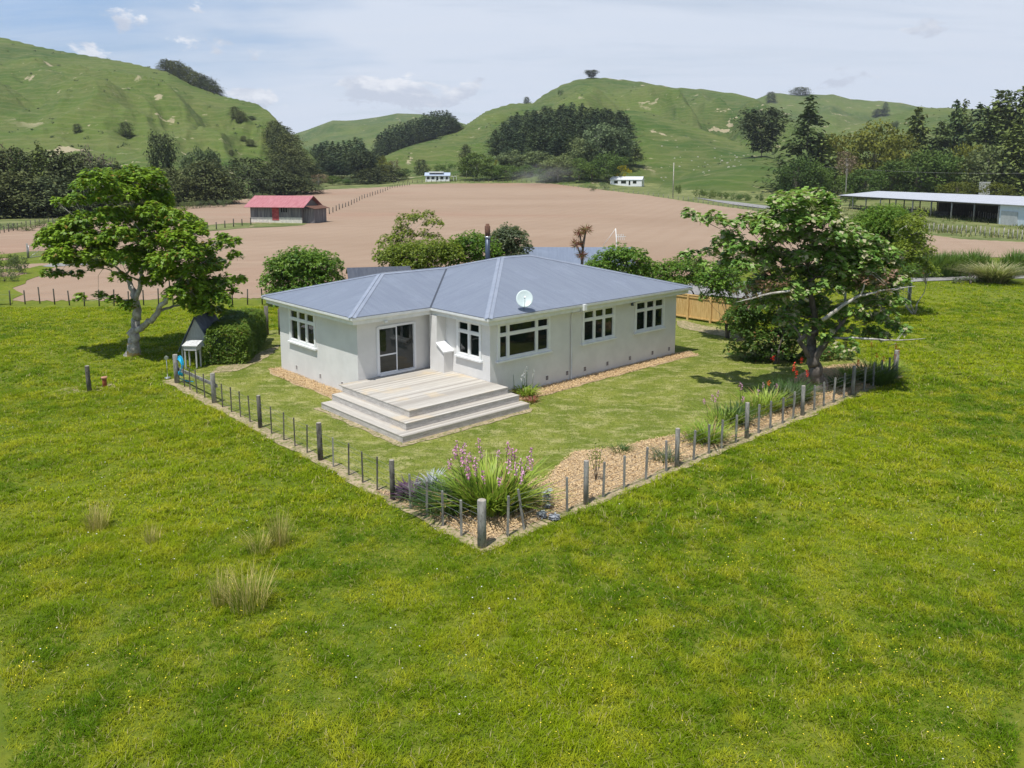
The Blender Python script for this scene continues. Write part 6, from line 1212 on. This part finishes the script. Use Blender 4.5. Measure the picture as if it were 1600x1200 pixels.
w = MB(); q = hit(1374, 301); pb = empty('plywood_board', (q[0], 262, gz(q[0], 262))); tag(pb, 'weathered boarded panel standing behind the left part of the yard shed roof', 'panel'); w.box(-1.8, 1.8, -.1, .1, 2.5, 7.3); w.build('panel', greyw, pb); w = MB(); w.box(-1.6, -1.4, .101, .3, -.2, 7); w.box(1.4, 1.6, .101, .3, -.2, 7); w.build('leg', M['postdark'], pb)
# ------------------------------------------------------------------ field and paddock fences
def far_fence(label, pxs, h, r_, mt='postdark', step_px=None, wires=(.4, .8), jitter=.1):
    pts = []
    for px, py in pxs:
        q = hit(px, py); pts.append((q[0], q[1], 'post', r_, h * random.uniform(1 - jitter, 1 + jitter), random.uniform(-.06, .06), 0, mt))
    return make_fence('paddock_fence', label, 'fence', pts, wires, 'paddock fences')
def lerp_px(ctrl, n, pw=1.0):
    c = np.array(ctrl, float); d = np.concatenate([[0], np.cumsum(np.hypot(*np.diff(c, axis=0).T))]); s = np.linspace(0, 1, n) ** pw * d[-1]; return [(float(np.interp(q, d, c[:, 0])), float(np.interp(q, d, c[:, 1]))) for q in s]
far_fence('row of fence posts rising from the barn across the ploughed field', lerp_px([(494, 345), (530, 328), (550, 320), (567, 311), (600, 300), (612, 294), (640, 290)], 34, .8), 1.6, .12)
far_fence('fence in the grass strip left of the barn', lerp_px([(325, 362), (345, 358), (380, 353), (392, 352)], 6), 1.5, .10)
far_fence('fence along the top edge of the left ploughed patch', lerp_px([(0, 365), (30, 360), (60, 354), (90, 349)], 14), 1.35, .08)
far_fence('wire fence along the near left edge of the ploughed field', lerp_px([(-30, 478), (24, 477), (56, 474), (105, 477), (140, 479), (175, 478), (230, 477), (300, 476), (345, 476), (372, 477), (392, 476), (410, 476)], 20), 1.15, .045)
far_fence('wire fence between the road and the right side of the ploughed field', lerp_px([(880, 291), (930, 296), (1000, 304), (1060, 312), (1120, 321), (1200, 332), (1290, 345), (1340, 352)], 60, 1), 1.3, .09, 'postwood')
far_fence('row of pale posts along the paddock below the yard shed', lerp_px([(1400, 360), (1440, 361), (1480, 364), (1520, 368), (1560, 371), (1600, 376), (1640, 381)], 34), 1.5, .07, 'bark')
far_fence('close set pale posts in front of the yard shed', lerp_px([(1408, 331), (1450, 334), (1500, 338), (1558, 344)], 42), 1.5, .09, 'bark')
far_fence('fence along the far end of the ploughed field', lerp_px([(615, 287), (660, 285.5), (720, 284.5), (800, 284.5), (860, 285.5)], 34), 1.5, .12)
far_fence('fence climbing the right foothill from the lone cypress', lerp_px([(1197, 243), (1206, 243), (1214, 250), (1220, 262), (1225, 275), (1232, 288)], 14), 1.6, .10)
# stout timber braces by the left corner of the house
p = hit(417, 524); gs = empty('strainer_posts', p); tag(gs, 'weathered strainer posts with timber braces at the back left of the farmhouse', 'fence posts')
for k, (x_, h, y_) in enumerate([(0, 1.75, 0), (.75, 1.55, .2), (1.15, 1.6, .6)]): w = MB(); w.tube([(x_, y_, -.1), (x_ + .02, y_, h)], .12, 10); w.build('post', M['postdark'], gs)
w = MB(); w.bar((-.75, -.5, .05), (0, -.05, 1.15), .1, .14); w.bar((1.75, .1, .05), (1.2, .5, 1.1), .1, .14); w.build('brace', M['lichen'], gs)
# wire gates
def gate(label, pa, pb, h, cat_='gate'):
    a, b = hit(*pa), hit(*pb); g0 = empty('wire_gate', a); tag(g0, label, cat_, None); e = Vector(b - a); w = MB(); up = Vector((0, 0, h))
    for z_ in (.12, h): w.tube([Vector((0, 0, z_)), e + Vector((0, 0, z_))], .03, 6)
    w.tube([(0, 0, .12), (0, 0, h)], .03, 6); w.tube([e + Vector((0, 0, .12)), e + up], .03, 6); w.tube([Vector((0, 0, .12)), e + up], .02, 5); w.build('frame', M['steel'], g0)
    w = MB()
    for k in range(1, 6): z_ = .12 + (h - .12) * k / 6; w.tube([Vector((0, 0, z_)), e + Vector((0, 0, z_))], .008, 4)
    for k in range(1, 9): q = e * (k / 9); w.tube([q + Vector((0, 0, .12)), q + up], .006, 4)
    w.build('mesh', M['wire'], g0); w = MB()
    for q in (Vector((-.15, 0, 0)), e + Vector((.15, 0, 0))): w.tube([q - Vector((0, 0, .1)), q + Vector((0, 0, h + .25))], .1, 8)
    w.build('gate_post', M['postwood'], g0)
gate('leaning wire mesh gate between grey posts beyond the right hand tree', (1388, 456), (1418, 471), 1.2); gate('timber railed gate on the farm track at the far left', (46, 404), (78, 399), 1.5); 
for px, py in ((1320, 474), (1370, 478)):
    p = hit(px, py); w = MB(); w.tube([(0, 0, -.1), (0, 0, 1.3)], [.09, .08], 8); o_ = w.build('gate_side_post', M['postwood']); o_.location = p; tag(o_, 'grey post left of the wire mesh gate' if px < 1350 else 'grey post just in front of the wire mesh gate', 'post')
# power poles and lines
PP = []
for (x, t, yb, Y, lab, arm) in [(1253, 257, 306, 300, 'pale power pole with a crossarm in front of the dense green tree', 1), (1053, 254, 303, 300, 'bare pole on the verge between the white farmhouse and the bushes', 0), (951, 258, 288, 400, 'power pole with crossarm just left of the white farmhouse', 1), (880, 268, 286, 430, 'short pole at the right of the dust', 0), (729, 266, 283, 440, 'thin pole in front of the large round green tree', 0), (804, 270, 286, 440, 'short pole in front of the grey green tree row', 0)]:
    P = atd(x, t, Y); z = gz(P[0], Y); po = empty('power_pole', (P[0], Y, z)); tag(po, lab, 'power pole', 'power poles along the road'); h = P[2] - z; w = MB(); w.tube([(0, 0, -.2), (0, 0, h)], [.2, .13], 8); w.build('pole', M['bark'], po)
    if arm: w = MB(); w.box(-1.3, 1.3, -.26, -.14, h - .5, h - .35); [w.tube([(k, -.2, h - .35), (k, -.2, h - .1)], .06, 6) for k in (-1.15, -.4, .4, 1.15)]; w.build('crossarm', M['postdark'], po)
    PP.append((P[0], Y, z + h))
def line(a, b, sag, lab):
    w = MB(); a = Vector(a); b = Vector(b); w.tube([a.lerp(b, t) - Vector((0, 0, sag * 4 * t * (1 - t))) for t in np.linspace(0, 1, 14)], .025, 4, cap=False); o_ = w.build('power_line', M['wire']); tag(o_, lab, 'cable', 'overhead cables')
line((PP[0][0] + 1, PP[0][1], PP[0][2] - .2), tuple(atd(1640, 270, 260)), 1.2, 'overhead cable crossing the trees behind the yard shed'); line(tuple(atd(350, 274, 260)), tuple(atd(430, 281, 300)), .4, 'short overhead cable in front of the wide flat topped cypress'); line(PP[4], (PP[2][0], PP[2][1], PP[2][2] - .2), 2.0, 'overhead cable between the far poles')
# pale boulders scattered over the right foothill
for i in range(46):
    px = tj.uniform(1030, 1165); py = 276 - (px - 1030) * .22 + tj.uniform(-14, 12) if i % 2 else tj.uniform(228, 262)
    q = hit(px, py)
    if q[1] > 900: continue
    w = MB(); s = tj.uniform(.35, .95); P = [Vector((math.cos(a) * s * tj.uniform(.7, 1.1), math.sin(a) * s * tj.uniform(.7, 1.1), -.2)) for a in np.linspace(0, 6.28, 7)[:-1]]; Q = [p * .6 + Vector((0, 0, s * tj.uniform(.5, .8))) for p in P]
    i0 = len(w.v); w.v += [tuple(p) for p in P + Q]; [(w.f.append((j, (j + 1) % 6, 6 + (j + 1) % 6, 6 + j)), w.m.append(0), w.sm.append(False)) for j in range(6)]; w.f.append(tuple(range(6, 12))); w.m.append(0); w.sm.append(False)
    bo = w.build('boulder', mat('pale rock', (.22, .22, .17), (.34, .33, .26), 1, .9) if i == 0 else bpy.data.materials['pale rock']); bo.location = q; tag(bo, 'pale boulder in the grass of the right foothill', 'boulder', 'boulders on the right foothill')

# ------------------------------------------------------------------ the air
HD = .00009
hb = MB(); hb.box(-3400, 3400, -3300, 3400, -60, 420); hz_ = hb.build('haze', None); hm_ = bpy.data.materials.new('haze'); hm_.use_nodes = True; ht = hm_.node_tree; ht.nodes.clear()
pv = ht.nodes.new('ShaderNodeVolumePrincipled'); pv.inputs['Color'].default_value = (.88, .93, 1, 1); pv.inputs['Density'].default_value = HD; pv.inputs['Anisotropy'].default_value = .2
ho_ = ht.nodes.new('ShaderNodeOutputMaterial'); ht.links.new(pv.outputs[0], ho_.inputs['Volume']); hz_.data.materials.clear(); hz_.data.materials.append(hm_); tag(hz_, 'thin blue haze filling the valley air', 'haze', kind='stuff')

# dust raised at the far end of the ploughed field
pd_ = atd(852, 272, 395); me = bpy.data.meshes.new('dust_cloud'); bmv = []; bmf = []
for i in range(9):
    for j in range(16): a = math.pi * i / 8; b_ = 2 * math.pi * j / 16; bmv.append((math.sin(a) * math.cos(b_), math.sin(a) * math.sin(b_), math.cos(a)))
for i in range(8):
    for j in range(16): bmf.append((i * 16 + j, (i + 1) * 16 + j, (i + 1) * 16 + (j + 1) % 16, i * 16 + (j + 1) % 16))
me.from_pydata(bmv, [], bmf); du = link('dust_cloud', me); du.location = (pd_[0], pd_[1], pd_[2]); du.scale = (24, 12, 7.5); tag(du, 'pale dust drifting over the far end of the ploughed field', 'dust', kind='stuff')
dm = bpy.data.materials.new('dust'); dm.use_nodes = True; dt = dm.node_tree; dt.nodes.clear(); oc = dt.nodes.new('ShaderNodeTexCoord').outputs['Object']; ln = dt.nodes.new('ShaderNodeVectorMath'); ln.operation = 'LENGTH'; dt.links.new(oc, ln.inputs[0])
fall = ramp(dt, ln.outputs['Value'], 1.0, .1); nz = ramp(dt, noise(dt, oc, 1.6, 3, .6), .38, .68); vp = dt.nodes.new('ShaderNodeVolumePrincipled'); vp.inputs['Color'].default_value = (.9, .86, .8, 1); dt.links.new(math_n(dt, 'MULTIPLY', math_n(dt, 'MULTIPLY', fall, nz), .055), vp.inputs['Density'])
od = dt.nodes.new('ShaderNodeOutputMaterial'); dt.links.new(vp.outputs[0], od.inputs['Volume']); me.materials.append(dm)
# rough tufts and low scrub on the hillsides
n = 2600; Yq = rng.uniform(270, 1000, n); sq = rng.uniform(-.8, .8, n); xq = sq * Yq; zq, hq = T(xq, Yq, True); kq = (hq > .6) & (rng.rand(n) < np.clip(.35 + 1.4 * fbm(xq / 70, Yq / 70, 3), 0, 1)); xq, Yq, zq = xq[kq], Yq[kq], zq[kq]
c = np.column_stack([xq, Yq, zq + .3]); c = np.repeat(c, 14, 0) + rng.normal(size=(len(c) * 14, 3)) * np.repeat(rng.uniform(.3, .9, len(c)), 14)[:, None] * np.array([1, 1, .6]); v, f = cards(c, unit(len(c)), unit(len(c)), .9, .6)
tag(link('hill_scrub', mesh_np('hill_scrub', v, f, M['farGrey'])), 'rough tufts and low scrub dotted over the hill pasture', 'scrub', kind='stuff')

n = 16000; Yq = rng.uniform(96, 330, n); xq = Yq * rng.uniform(.14, .75, n); fld = [at(x, y)[:2] for x, y in [(880, 287.5), (1000, 299), (1100, 314), (1200, 328), (1330, 345), (1440, 361), (1500, 369), (1600, 374), (1760, 384), (1760, 409), (1470, 409), (1300, 420), (900, 440)]]
kq = ~inpoly(xq, Yq, fld) & (rng.rand(n) < np.clip(.5 + .9 * fbm(xq / 14, Yq / 14, 3), .05, 1)) & (Yq < 240 + 0 * xq); xq, Yq = xq[kq], Yq[kq]; m = len(xq); q = np.repeat(np.column_stack([xq, Yq]), 9, 0) + rng.normal(size=(m * 9, 2)) * .22; k = len(q)
v, f = blades(np.column_stack([q, T(q[:, 0], q[:, 1]) - .05]), rng.uniform(.3, .85, k), rng.uniform(.1, .5, k), rng.rand(k) * 6.28, .10, .4, 2); tag(link('rank_grass', mesh_np('rank_grass', v, f, M['rank'])), 'rank long grass around the yard shed and road verge', 'grass', kind='stuff')
